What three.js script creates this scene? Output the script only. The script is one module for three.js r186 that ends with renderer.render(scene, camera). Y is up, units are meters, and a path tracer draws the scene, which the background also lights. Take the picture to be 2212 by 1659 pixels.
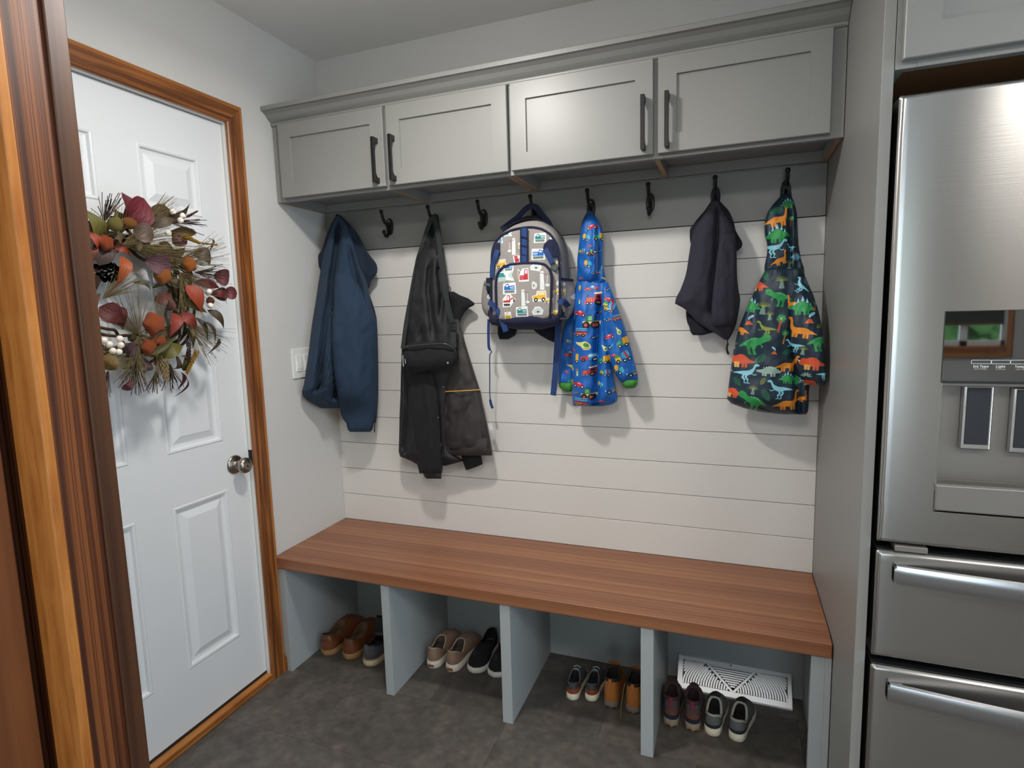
import * as THREE from 'three';
import { RoundedBoxGeometry } from 'three/addons/geometries/RoundedBoxGeometry.js';
import { mergeGeometries } from 'three/addons/utils/BufferGeometryUtils.js';
import { RectAreaLightUniformsLib } from 'three/addons/lights/RectAreaLightUniformsLib.js';

// ------------------------------------------------------------------ camera, sky, lights, exposure
RectAreaLightUniformsLib.init();
const scene = new THREE.Scene();
const renderer = new THREE.WebGLRenderer({ antialias: true });
renderer.toneMapping = THREE.LinearToneMapping;
renderer.toneMappingExposure = 1.3;
renderer.shadowMap.enabled = true;
const FOCAL = 1253.94, CAM = new THREE.Vector3(1.6325, 1.3716, 2.1106);
const [PITCH, YAW, ROLL] = [-6.97625, 20.80944, -1.57467].map((a) => a * Math.PI / 180);
const camera = new THREE.PerspectiveCamera(2 * Math.atan(829.5 / FOCAL) * 180 / Math.PI, 2212 / 1659, 0.02, 200);
camera.position.copy(CAM);
camera.rotation.set(PITCH, YAW, ROLL, 'YXZ');
scene.add(camera);
camera.updateMatrixWorld(true);

// a bright, evenly overcast sky outside the kitchen windows
scene.background = new THREE.Color().setRGB(0.8, 0.96, 1.12);
scene.backgroundIntensity = 3.5;

const LAMP = { x: 0.88, y: 2.25, z: 0.93, size: 0.1, power: 350, globe: 0.3 };
const KITCHEN_LAMPS = [[1.5, 2.6], [3.0, 2.6]];
const KITCHEN_POWER = 12, PANEL = 0.6;
function areaLight(name, x, y, z, w, h, power, color) {
  const l = new THREE.RectAreaLight(color, power, w, h);
  l.name = name; l.position.set(x, y, z); l.rotation.x = -Math.PI / 2; l.castShadow = true;
  scene.add(l);
  return l;
}
areaLight('mudroom_lamp_light', LAMP.x, LAMP.y - 0.006, LAMP.z, LAMP.size, LAMP.size, LAMP.power, 0xfffbf7);
const globe = new THREE.PointLight(0xfffbf7, LAMP.globe); globe.name = 'mudroom_lamp_glow'; globe.position.set(LAMP.x, LAMP.y + 0.03, LAMP.z); globe.castShadow = true; globe.shadow.radius = 3; scene.add(globe);
KITCHEN_LAMPS.forEach(([x, z], i) => areaLight('kitchen_lamp_light_' + i, x, 2.414, z, PANEL, PANEL, KITCHEN_POWER, 0xfffcfa));

// ------------------------------------------------------------------ helpers
const V3 = (x, y, z) => new THREE.Vector3(x, y, z);
// a photo pixel gives a direction; the distance comes from the plane the thing touches
function at(u, v, axis, value) {
  const d = V3((u - 1106) / FOCAL, -(v - 829.5) / FOCAL, -1).applyQuaternion(camera.quaternion);
  const t = (value - CAM[axis]) / d[axis];
  return V3(CAM.x + d.x * t, CAM.y + d.y * t, CAM.z + d.z * t);
}
function rng(seed) { let s = seed | 0; return () => { s = (s + 0x6d2b79f5) | 0; let t = Math.imul(s ^ (s >>> 15), 1 | s); t = (t + Math.imul(t ^ (t >>> 7), 61 | t)) ^ t; return ((t ^ (t >>> 14)) >>> 0) / 4294967296; }; }
const taken = new Map();
function numbered(name) { const n = taken.get(name) ?? 0; taken.set(name, n + 1); return n ? name + '_' + String(n).padStart(3, '0') : name; }
function tag(o, label, category, group) { o.userData.label = label; o.userData.category = category; if (group) o.userData.group = group; return o; }
function thing(name, label, category, pos = [0, 0, 0], group) {
  const o = new THREE.Group(); o.name = numbered(name); o.position.set(...pos); scene.add(o);
  return tag(o, label, category, group);
}
function structure(name) { const o = new THREE.Group(); o.name = name; o.userData.kind = 'structure'; scene.add(o); return o; }
function mesh(name, geo, mat, parent, label) {
  const m = new THREE.Mesh(geo, mat); m.name = name; m.castShadow = m.receiveShadow = true;
  if (label) m.userData.label = label;
  if (parent) { parent.add(m); if (parent.isGroup && parent.parent === scene) { m.position.sub(parent.position); } else if (parent.isMesh) { m.position.set(0, 0, 0); } }
  return m;
}
function structMesh(name, geo, mat) { const m = mesh(name, geo, mat); m.userData.kind = 'structure'; scene.add(m); return m; }
// uv in metres from the dominant axis of each face; grain 'x' | 'y' | 'z' is the direction that becomes v
function mapBox(geo, grain = 'y', du = 0, dv = 0) {
  const g = geo.index ? geo.toNonIndexed() : geo, p = g.attributes.position, uv = new Float32Array(p.count * 2);
  const a = V3(), b = V3(), c = V3();
  for (let i = 0; i < p.count; i += 3) {
    a.fromBufferAttribute(p, i); b.fromBufferAttribute(p, i + 1); c.fromBufferAttribute(p, i + 2);
    const n = b.clone().sub(a).cross(c.clone().sub(a)), ax = Math.abs(n.x), ay = Math.abs(n.y), az = Math.abs(n.z);
    const drop = ax >= ay && ax >= az ? 'x' : ay >= az ? 'y' : 'z';
    let axes = ['x', 'y', 'z'].filter((k) => k !== drop);
    if (axes.includes(grain)) axes = [axes.find((k) => k !== grain), grain];
    [a, b, c].forEach((q, j) => { uv[(i + j) * 2] = q[axes[0]] + du; uv[(i + j) * 2 + 1] = q[axes[1]] + dv; });
  }
  g.setAttribute('uv', new THREE.BufferAttribute(uv, 2));
  return g;
}
// box by its bounds, edges eased by r
function bx(x0, x1, y0, y1, z0, z1, r = 0, grain = 'y', du = 0, dv = 0) {
  const w = x1 - x0, h = y1 - y0, d = z1 - z0;
  const g = r > 0 ? new RoundedBoxGeometry(w, h, d, 2, Math.min(r, w / 2.01, h / 2.01, d / 2.01)) : new THREE.BoxGeometry(w, h, d);
  g.translate((x0 + x1) / 2, (y0 + y1) / 2, (z0 + z1) / 2);
  return mapBox(g, grain, du, dv);
}
function merge(list) {
  const clean = list.map((g) => { const n = g.index ? g.toNonIndexed() : g; for (const k of Object.keys(n.attributes)) if (!['position', 'normal', 'uv'].includes(k)) n.deleteAttribute(k); if (!n.attributes.uv) n.setAttribute('uv', new THREE.BufferAttribute(new Float32Array(n.attributes.position.count * 2), 2)); return n; });
  return mergeGeometries(clean);
}
// concentric rectangles in the xy plane, [inset, height]; the last one is filled
function relief(w, h, rings, back = null) {
  const P = [], quad = (a, b, c, d) => P.push(...a, ...b, ...c, ...a, ...c, ...d);
  const rect = ([i, z]) => [[-w / 2 + i, -h / 2 + i, z], [w / 2 - i, -h / 2 + i, z], [w / 2 - i, h / 2 - i, z], [-w / 2 + i, h / 2 - i, z]];
  for (let k = 0; k + 1 < rings.length; k++) { const A = rect(rings[k]), B = rect(rings[k + 1]); for (let j = 0; j < 4; j++) { const m = (j + 1) % 4; quad(A[j], A[m], B[m], B[j]); } }
  const L = rect(rings[rings.length - 1]); quad(L[0], L[1], L[2], L[3]);
  if (back !== null) { const B = rect([0, back]); quad(B[3], B[2], B[1], B[0]); }
  const g = new THREE.BufferGeometry(); g.setAttribute('position', new THREE.Float32BufferAttribute(P, 3)); g.computeVertexNormals();
  return mapBox(g);
}
function tube(points, r, seg = 24, rad = 8, closed = false) {
  const c = new THREE.CatmullRomCurve3(points.map((p) => p.isVector3 ? p : V3(...p)), closed, 'catmullrom', 0.5);
  const g = new THREE.TubeGeometry(c, seg, r, rad, closed);
  if (closed) return g;
  const ends = [0, 1].map((t) => { const s = new THREE.SphereGeometry(r, rad, 4); const q = c.getPoint(t); s.translate(q.x, q.y, q.z); return s; });
  return merge([g, ...ends]);
}
// grid surface f(i/n, j/m) -> Vector3, smooth normals; opts.wrap joins the u ends
function surf(n, m, f, uvf, wrap = false) {
  const P = [], U = [], I = [];
  for (let i = 0; i <= n; i++) for (let j = 0; j <= m; j++) { const q = f(i / n, j / m); P.push(q.x, q.y, q.z); const t = uvf ? uvf(i / n, j / m, q) : [q.x, q.y]; U.push(t[0], t[1]); }
  for (let i = 0; i < n; i++) for (let j = 0; j < m; j++) { const a = i * (m + 1) + j, b = a + m + 1; I.push(a, b, a + 1, b, b + 1, a + 1); }
  const g = new THREE.BufferGeometry(); g.setAttribute('position', new THREE.Float32BufferAttribute(P, 3)); g.setAttribute('uv', new THREE.Float32BufferAttribute(U, 2)); g.setIndex(I); g.computeVertexNormals();
  if (wrap) { const N = g.attributes.normal, k = n * (m + 1); for (let j = 0; j <= m; j++) { const a = V3().fromBufferAttribute(N, j), b = V3().fromBufferAttribute(N, k + j); a.add(b).normalize(); N.setXYZ(j, a.x, a.y, a.z); N.setXYZ(k + j, a.x, a.y, a.z); } }
  return g;
}
const lerp = (a, b, t) => a + (b - a) * t, clamp = (x, a = 0, b = 1) => Math.min(b, Math.max(a, x)), smooth = (t) => { t = clamp(t); return t * t * (3 - 2 * t); };

// ------------------------------------------------------------------ computed textures
function noiseField(period, seed) {   // periodic value noise
  const r = rng(seed), T = new Float32Array(period[0] * period[1]); for (let i = 0; i < T.length; i++) T[i] = r();
  return (x, y) => { const [px, py] = period, xi = Math.floor(x), yi = Math.floor(y), fx = smooth(x - xi), fy = smooth(y - yi), m = (a, n) => ((a % n) + n) % n;
    const q = (a, b) => T[m(b, py) * px + m(a, px)];
    return lerp(lerp(q(xi, yi), q(xi + 1, yi), fx), lerp(q(xi, yi + 1), q(xi + 1, yi + 1), fx), fy); };
}
function fbm(base, octaves, seed) { const N = []; for (let o = 0; o < octaves; o++) N.push(noiseField([base[0] << o, base[1] << o], seed + o * 7)); return (u, v) => { let s = 0, a = 0.5, t = 0; N.forEach((n, o) => { s += a * n(u * (base[0] << o), v * (base[1] << o)); t += a; a *= 0.55; }); return s / t; }; }
function dataTex(w, h, fn, sizeX, sizeY, srgb = true) {
  const D = new Uint8Array(w * h * 4);
  for (let y = 0; y < h; y++) for (let x = 0; x < w; x++) { const c = fn(x / w, y / h), k = (y * w + x) * 4; if (typeof c === 'number') { D[k] = D[k + 1] = D[k + 2] = clamp(c) * 255; } else { D[k] = clamp(c[0], 0, 255); D[k + 1] = clamp(c[1], 0, 255); D[k + 2] = clamp(c[2], 0, 255); } D[k + 3] = 255; }
  const t = new THREE.DataTexture(D, w, h); t.wrapS = t.wrapT = THREE.RepeatWrapping; t.magFilter = THREE.LinearFilter; t.minFilter = THREE.LinearMipmapLinearFilter; t.generateMipmaps = true;
  if (srgb) t.colorSpace = THREE.SRGBColorSpace; t.repeat.set(1 / sizeX, 1 / sizeY); t.needsUpdate = true;
  return t;
}
const mix3 = (a, b, t) => [lerp(a[0], b[0], t), lerp(a[1], b[1], t), lerp(a[2], b[2], t)];
const hex3 = (h) => [(h >> 16) & 255, (h >> 8) & 255, h & 255];
function woodTex(light, mid, dark, seed, { stripes = 10, contrast = 1, blotch = 0.25, sx = 0.3, sy = 1.2 } = {}) {
  const grain = fbm([stripes * 3, 3], 4, seed), wide = fbm([stripes, 1], 3, seed + 50), warp = fbm([3, 3], 3, seed + 90), bl = fbm([5, 6], 4, seed + 130), pore = noiseField([256, 24], seed + 200);
  const L = hex3(light), M = hex3(mid), K = hex3(dark);
  return dataTex(512, 1024, (u, v) => {
    const w = (warp(u, v) - 0.5) * 0.09, g = grain(u + w, v), b = wide(u + w, v);
    let t = clamp(0.5 + ((b - 0.5) * 1.9 + (g - 0.5) * 1.1) * contrast + (bl(u, v) - 0.5) * blotch);
    if (pore((u + w) * 256, v * 24) > 0.86) t = clamp(t + 0.13 * contrast);
    return t < 0.5 ? mix3(L, M, t * 2) : mix3(M, K, (t - 0.5) * 2);
  }, sx, sy);
}
const std = (o) => new THREE.MeshStandardMaterial(o);
const phys = (o) => new THREE.MeshPhysicalMaterial(o);
const fineNoise = fbm([64, 64], 3, 5);
const peel = dataTex(512, 512, (u, v) => fineNoise(u, v), 0.12, 0.12, false);
const clothField = fbm([96, 96], 2, 17);
const weave = dataTex(256, 256, (u, v) => 0.5 + 0.25 * Math.sin(u * 256 * Math.PI / 2) * Math.sin(v * 256 * Math.PI / 2) + (clothField(u, v) - 0.5) * 0.5, 0.05, 0.05, false);
const brushField = fbm([4, 160], 3, 31);
const brushed = dataTex(256, 1024, (u, v) => brushField(u, v), 0.35, 0.25, false);
const floorA = fbm([4, 4], 5, 41), floorB = fbm([14, 14], 4, 47), floorC = fbm([60, 60], 2, 49);
const tileTex = dataTex(1024, 1024, (u, v) => {
  const a = floorA(u, v), b = floorB(u, v), c = floorC(u, v);
  let k = mix3([78, 74, 70], [98, 93, 87], clamp(0.5 + (a - 0.5) * 1.8));
  k = mix3(k, [118, 106, 97], clamp((b - 0.6) * 2.6)); k = mix3(k, [66, 63, 60], clamp((0.42 - b) * 2.4));
  const s = 1 + (c - 0.5) * 0.3; return k.map((x) => x * s);
}, 1.3, 1.3);

const M = {
  wall: std({ color: 0xcccbc7, roughness: 0.85, bumpMap: peel, bumpScale: 0.0004 }),
  ceiling: std({ color: 0xe8e6e2, roughness: 0.9 }),
  shiplap: std({ color: 0xdbd9d4, roughness: 0.5 }),
  grey: std({ color: 0x898985, roughness: 0.4 }),
  greyBase: std({ color: 0xa2a8a8, roughness: 0.45 }),
  carcass: std({ color: 0x8b8b88, roughness: 0.55 }),
  ply: std({ color: 0xb08c6c, roughness: 0.7 }),
  doorWhite: std({ color: 0xdfe2e3, roughness: 0.42 }),
  white: std({ color: 0xe4e4e0, roughness: 0.4 }),
  blackMetal: std({ color: 0x1b1b1b, roughness: 0.38, metalness: 0.35 }),
  nickel: std({ color: 0xa39c92, roughness: 0.28, metalness: 1 }),
  chrome: std({ color: 0xd8d8d8, roughness: 0.12, metalness: 1 }),
  steel: phys({ color: 0xb4b2ae, roughness: 0.24, metalness: 1, anisotropy: 0.82, anisotropyRotation: Math.PI / 2, bumpMap: brushed, bumpScale: 0.00003 }),
  steelSmooth: std({ color: 0xb9bbbd, roughness: 0.24, metalness: 1 }),
  darkPlastic: std({ color: 0x1d1e20, roughness: 0.5 }),
  greyPlastic: std({ color: 0x8b8781, roughness: 0.38, metalness: 0.5 }),
  tiles: [0xffffff, 0xf8f7f6, 0xf4f4f4, 0xfcfaf8].map((c) => std({ color: c, map: tileTex, roughness: 0.55 })),
  grout: std({ color: 0x3c3935, roughness: 0.9 }),
};
// ------------------------------------------------------------------ the room
const W = 1.9036, CEIL = 2.428, BENCH = 0.4663, PLANK = 0.1181, RAIL0 = BENCH + 10 * PLANK, RAIL1 = 1.811;
const KX0 = 0.39, KX1 = 4.2, KZ1 = 4.3;
{ // floor: large tiles in running bond, thin open joints over a base
  const f = structure('floor');
  mesh('subfloor', bx(-0.15, KX1 + 0.15, -0.12, -0.006, -0.15, KZ1 + 0.15), M.grout, f);
  const r = rng(3), tw = 0.61, td = 0.305, g = 0.00035;
  const z0 = 0.424 - 2 * td;
  for (let row = 0; row * td + z0 < KZ1; row++) {
    const za = Math.max(z0 + row * td, -0.1), zb = Math.min(z0 + (row + 1) * td, KZ1 + 0.1);
    const off = row % 2 ? 1.25 : 0.335;
    for (let k = -3; k < 8; k++) {
      const xa = Math.max(off + k * tw, -0.1), xb = Math.min(off + (k + 1) * tw, KX1 + 0.1);
      if (xb - xa < 0.02 || zb - za < 0.02) continue;
      const du = r() * 1.3, dv = r() * 1.3;
      mesh('floor_tile', bx(xa + g, xb - g, -0.006, 0, za + g, zb - g, 0, 'z', du, dv), M.tiles[Math.floor(r() * 4)], f);
    }
  }
}
structMesh('ceiling', bx(-0.15, KX1 + 0.15, CEIL, CEIL + 0.12, -0.15, KZ1 + 0.15), M.ceiling);
{ // back wall with shiplap boards
  const w = structure('wall_back');
  mesh('plaster', bx(-0.15, KX1 + 0.15, 0, CEIL, -0.15, -0.018), M.wall, w);
  mesh('plaster_upper', bx(0, W, RAIL1 + 0.02, CEIL, -0.018, 0), M.wall, w);
  for (let k = 0; k < 10; k++) {
    const y0 = BENCH + k * PLANK, gap = 0.0018;
    mesh('shiplap_board', bx(0.0005, W - 0.0005, y0 + (k ? gap : 0), y0 + PLANK, -0.017, 0, 0.0012, 'x', 0, k * 0.3), M.shiplap, w);
  }
}
{ // left wall with the door opening
  const w = structure('wall_left'), dz0 = 0.487, dz1 = 1.293, dh = 2.06;
  mesh('plaster', bx(-0.14, 0, 0, CEIL, -0.018, dz0), M.wall, w);
  mesh('plaster_over_door', bx(-0.14, 0, dh, CEIL, dz0, dz1), M.wall, w);
  mesh('plaster', bx(-0.14, 0, 0, CEIL, dz1, 1.36), M.wall, w);
}
const stain = woodTex(0xa56a33, 0x8d5527, 0x5e3416, 11, { stripes: 9, contrast: 1.1, blotch: 0.45, sx: 0.16, sy: 0.9 });
const stainDark = woodTex(0x7d4a24, 0x552c14, 0x3c1e0e, 23, { stripes: 26, contrast: 1.15, blotch: 0.15, sx: 0.15, sy: 2.6 });
const stainLight = woodTex(0xbb7c3c, 0xa5652c, 0x7f481c, 29, { stripes: 8, contrast: 0.75, blotch: 0.9, sx: 0.2, sy: 0.5 });
const stainRed = woodTex(0x7a4a28, 0x6a3f22, 0x4f2d18, 37, { stripes: 6, contrast: 0.8, blotch: 0.3, sx: 0.2, sy: 1.4 });
Object.assign(M, {
  casing: std({ map: stain, roughness: 0.38 }), jamb: std({ map: stainDark, roughness: 0.45 }), casingLight: std({ map: stainLight, roughness: 0.38 }), casingRed: std({ map: stainRed, roughness: 0.4 }), stopBrown: std({ map: woodTex(0x5a3922, 0x4a2d1a, 0x382012, 43, { stripes: 6, contrast: 0.8, blotch: 0.2, sx: 0.14, sy: 1.4 }), roughness: 0.45 }),
});
{ // stub wall between mudroom and kitchen, its jamb and casing
  const w = structure('wall_stub');
  mesh('plaster', bx(-0.14, 0.48, 0, CEIL, 1.345, 1.44), M.wall, w);
  const t = structure('trim_1');
  mesh('jamb_board', bx(0.48, 0.497, 0, CEIL, 1.343, 1.448, 0.002, 'y', 0.03), M.jamb, t, 'dark streaked jamb face');
  mesh('stop_strip', bx(0.4965, 0.5035, 0, CEIL, 1.3435, 1.381, 0.003, 'y', 0.2), M.stopBrown, t);
  mesh('casing', bx(0.42, 0.502, 0, CEIL, 1.4475, 1.4665, 0.0035, 'y', 0.3), M.casingLight, t, 'honey coloured casing edge');
  const r = structure('trim_2');
  mesh('backing', bx(0.36, 0.42, 0, CEIL, 1.4405, 1.447, 0, 'y', 0.1), M.jamb, r);
  mesh('back_board', bx(0.34, 0.36, 0, CEIL, 1.4405, 1.486, 0, 'y', 0.05), M.jamb, r);
  mesh('casing_board', bx(0.391, 0.412, 0, CEIL, 1.482, 1.56, 0.003, 'y', 0.1), M.casingRed, r);
  mesh('bead', bx(0.392, 0.412, 0, CEIL, 1.561, 1.575, 0.005, 'y', 0.4), M.casingLight, r);
}
{ // the kitchen behind the camera
  const l = structure('wall_kitchen_left');
  mesh('plaster', bx(KX0 - 0.12, KX0, 0, CEIL, 1.484, KZ1 + 0.15), M.wall, l);
  mesh('plaster_corner', bx(-0.14, KX0 - 0.12, 0, CEIL, 1.44, 1.6), M.wall, l);
  const k = structure('wall_kitchen_far');
  const wx0 = 2.74, wx1 = 3.36, wy0 = 1.05, wy1 = 2.05;
  const px0 = 1.6, px1 = 2.62, py0 = 0.7, py1 = 2.05;
  mesh('plaster', bx(KX0, px0, 0, CEIL, KZ1, KZ1 + 0.15), M.wall, k);
  mesh('plaster', bx(px1, wx0, 0, CEIL, KZ1, KZ1 + 0.15), M.wall, k);
  mesh('plaster', bx(px0, px1, py1, CEIL, KZ1, KZ1 + 0.15), M.wall, k);
  mesh('plaster', bx(px0, px1, 0, py0, KZ1, KZ1 + 0.15), M.wall, k);
  mesh('plaster', bx(wx0, wx1, 0, wy0, KZ1, KZ1 + 0.15), M.wall, k);
  mesh('plaster', bx(wx0, wx1, wy1, CEIL, KZ1, KZ1 + 0.15), M.wall, k);
  mesh('plaster', bx(wx1, KX1 + 0.15, 0, CEIL, KZ1, KZ1 + 0.15), M.wall, k);
  const r = structure('wall_kitchen_right');
  const sz0 = 1.3, sz1 = 2.9, sy0 = 0.08, sy1 = 2.1;   // glazed patio door
  mesh('plaster', bx(KX1, KX1 + 0.15, 0, CEIL, -0.018, sz0), M.wall, r);
  mesh('plaster', bx(KX1, KX1 + 0.15, 0, CEIL, sz1, KZ1), M.wall, r);
  mesh('plaster', bx(KX1, KX1 + 0.15, 0, sy0, sz0, sz1), M.wall, r);
  mesh('plaster', bx(KX1, KX1 + 0.15, sy1, CEIL, sz0, sz1), M.wall, r);
  const glass = phys({ color: 0xffffff, transmission: 1, roughness: 0, thickness: 0, ior: 1.45 });
  const windowUnit = (name, x0, x1, y0, y1, mull) => {
    const n = structure(name), c = 0.07;
    mesh('casing_left', bx(x0 - c, x0, y0 - c, y1 + c, KZ1 - 0.02, KZ1, 0.004), M.casingLight, n);
    mesh('casing_right', bx(x1, x1 + c, y0 - c, y1 + c, KZ1 - 0.02, KZ1, 0.004), M.casingLight, n);
    mesh('casing_head', bx(x0, x1, y1, y1 + c, KZ1 - 0.02, KZ1, 0.004, 'x'), M.casingLight, n);
    mesh('casing_sill', bx(x0 - (y0 > 0.3 ? 0.02 : 0), x1, Math.max(y0 - c, 0), y0 + 0.005, KZ1 - 0.03, KZ1 + 0.05, 0.004, 'x'), M.casingLight, n);
    const s = 0.04, z0 = KZ1 + 0.05, z1 = KZ1 + 0.09;
    mesh('sash', merge([bx(x0, x0 + s, y0, y1, z0, z1), bx(x1 - s, x1, y0, y1, z0, z1), bx(x0, x1, y0, y0 + s, z0, z1), bx(x0, x1, y1 - s, y1, z0, z1), ...(mull ? [bx(2.94, 3.0, y0, y1, z0, z1)] : [])]), M.white, n);
    mesh('pane', bx(x0 + s, x1 - s, y0 + s, y1 - s, z0 + 0.015, z0 + 0.021), glass, n);
    return n;
  };
  windowUnit('window_1', wx0, wx1, wy0, wy1, true);
  windowUnit('window_3', px0, px1, py0, py1, false);
  { const n = structure('window_2'), c = 0.07, s = 0.04, x0 = KX1 + 0.05, x1 = KX1 + 0.09;
    mesh('casing_left', bx(KX1 - 0.02, KX1, 0, sy1 + c, sz0 - c, sz0, 0.004), M.casingLight, n);
    mesh('casing_right', bx(KX1 - 0.02, KX1, 0, sy1 + c, sz1, sz1 + c, 0.004), M.casingLight, n);
    mesh('casing_head', bx(KX1 - 0.02, KX1, sy1, sy1 + c, sz0, sz1, 0.004, 'z'), M.casingLight, n);
    mesh('casing_sill', bx(KX1 - 0.03, KX1 + 0.05, 0, sy0 + 0.005, sz0, sz1, 0.004, 'z'), M.casingLight, n);
    const zm = (sz0 + sz1) / 2;
    mesh('sash', merge([bx(x0, x1, sy0, sy1, sz0, sz0 + s), bx(x0, x1, sy0, sy1, sz1 - s, sz1), bx(x0, x1, sy0, sy0 + s, sz0 + s, sz1 - s), bx(x0, x1, sy1 - s, sy1, sz0 + s, sz1 - s), bx(x0, x1, sy0 + s, sy1 - s, zm - s, zm + s)]), M.white, n);
    for (const [a, b] of [[sz0 + s, zm - s], [zm + s, sz1 - s]]) mesh('pane', bx(x0 + 0.015, x0 + 0.021, sy0 + s, sy1 - s, a, b), glass, n);
  }
  const b = thing('roller_blind', 'dark grey roller blind half drawn over the kitchen window', 'blind', [3.05, 1.4, KZ1]);
  mesh('blind_sheet', bx(wx0 + 0.03, wx1 - 0.03, 1.215, wy1 - 0.03, KZ1 + 0.012, KZ1 + 0.015), std({ color: 0x4a4d49, roughness: 0.9 }), b);
  mesh('hem_bar', bx(wx0 + 0.03, wx1 - 0.03, 1.2, 1.217, KZ1 + 0.008, KZ1 + 0.019, 0.004), M.casingRed, b);
}
{ // lamps on the ceiling
  const lampGlow = std({ color: 0xfff4e6, emissive: 0xfff1e0, emissiveIntensity: 3, roughness: 0.5 });
  const l = thing('ceiling_lamp', 'short drop ceiling lamp with round diffuser in the mudroom', 'lamp', [LAMP.x, LAMP.y, LAMP.z]);
  const lathe = (pts) => { const g = new THREE.LatheGeometry(pts.map(([a, b]) => new THREE.Vector2(a, b)), 40); return g; };
  const put = (g) => g.translate(LAMP.x, LAMP.y, LAMP.z);
  mesh('canopy', put(lathe([[0, 0.178], [0.06, 0.178], [0.06, 0.165], [0.02, 0.15], [0.012, 0.15]])), M.nickel, l);
  mesh('stem', put(new THREE.CylinderGeometry(0.01, 0.01, 0.085, 16).translate(0, 0.1125, 0)), M.nickel, l);
  mesh('shade', put(lathe([[0.012, 0.075], [0.05, 0.07], [0.09, 0.045], [0.105, 0.012], [0.104, 0.004], [0.1, 0.005]])), std({ color: 0xf6f2ea, emissive: 0xfff1e0, emissiveIntensity: 1.2, roughness: 0.4, side: THREE.DoubleSide }), l);
  mesh('diffuser', put(lathe([[0, 0.006], [0.1, 0.004], [0.1, 0], [0, 0]])), lampGlow, l);
  KITCHEN_LAMPS.forEach(([x, z], i) => {
    const k = thing('panel_lamp', ['square flat ceiling panel lamp nearer the kitchen left wall', 'square flat ceiling panel lamp in front of the refrigerator'][i], 'lamp', [x, CEIL, z]);
    mesh('frame', merge([bx(x - 0.32, x + 0.32, CEIL - 0.012, CEIL, z - 0.32, z - 0.3), bx(x - 0.32, x + 0.32, CEIL - 0.012, CEIL, z + 0.3, z + 0.32), bx(x - 0.32, x - 0.3, CEIL - 0.012, CEIL, z - 0.3, z + 0.3), bx(x + 0.3, x + 0.32, CEIL - 0.012, CEIL, z - 0.3, z + 0.3)]), M.white, k);
    mesh('lens', bx(x - 0.3, x + 0.3, CEIL - 0.009, CEIL, z - 0.3, z + 0.3), lampGlow, k);
  });
}
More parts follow.
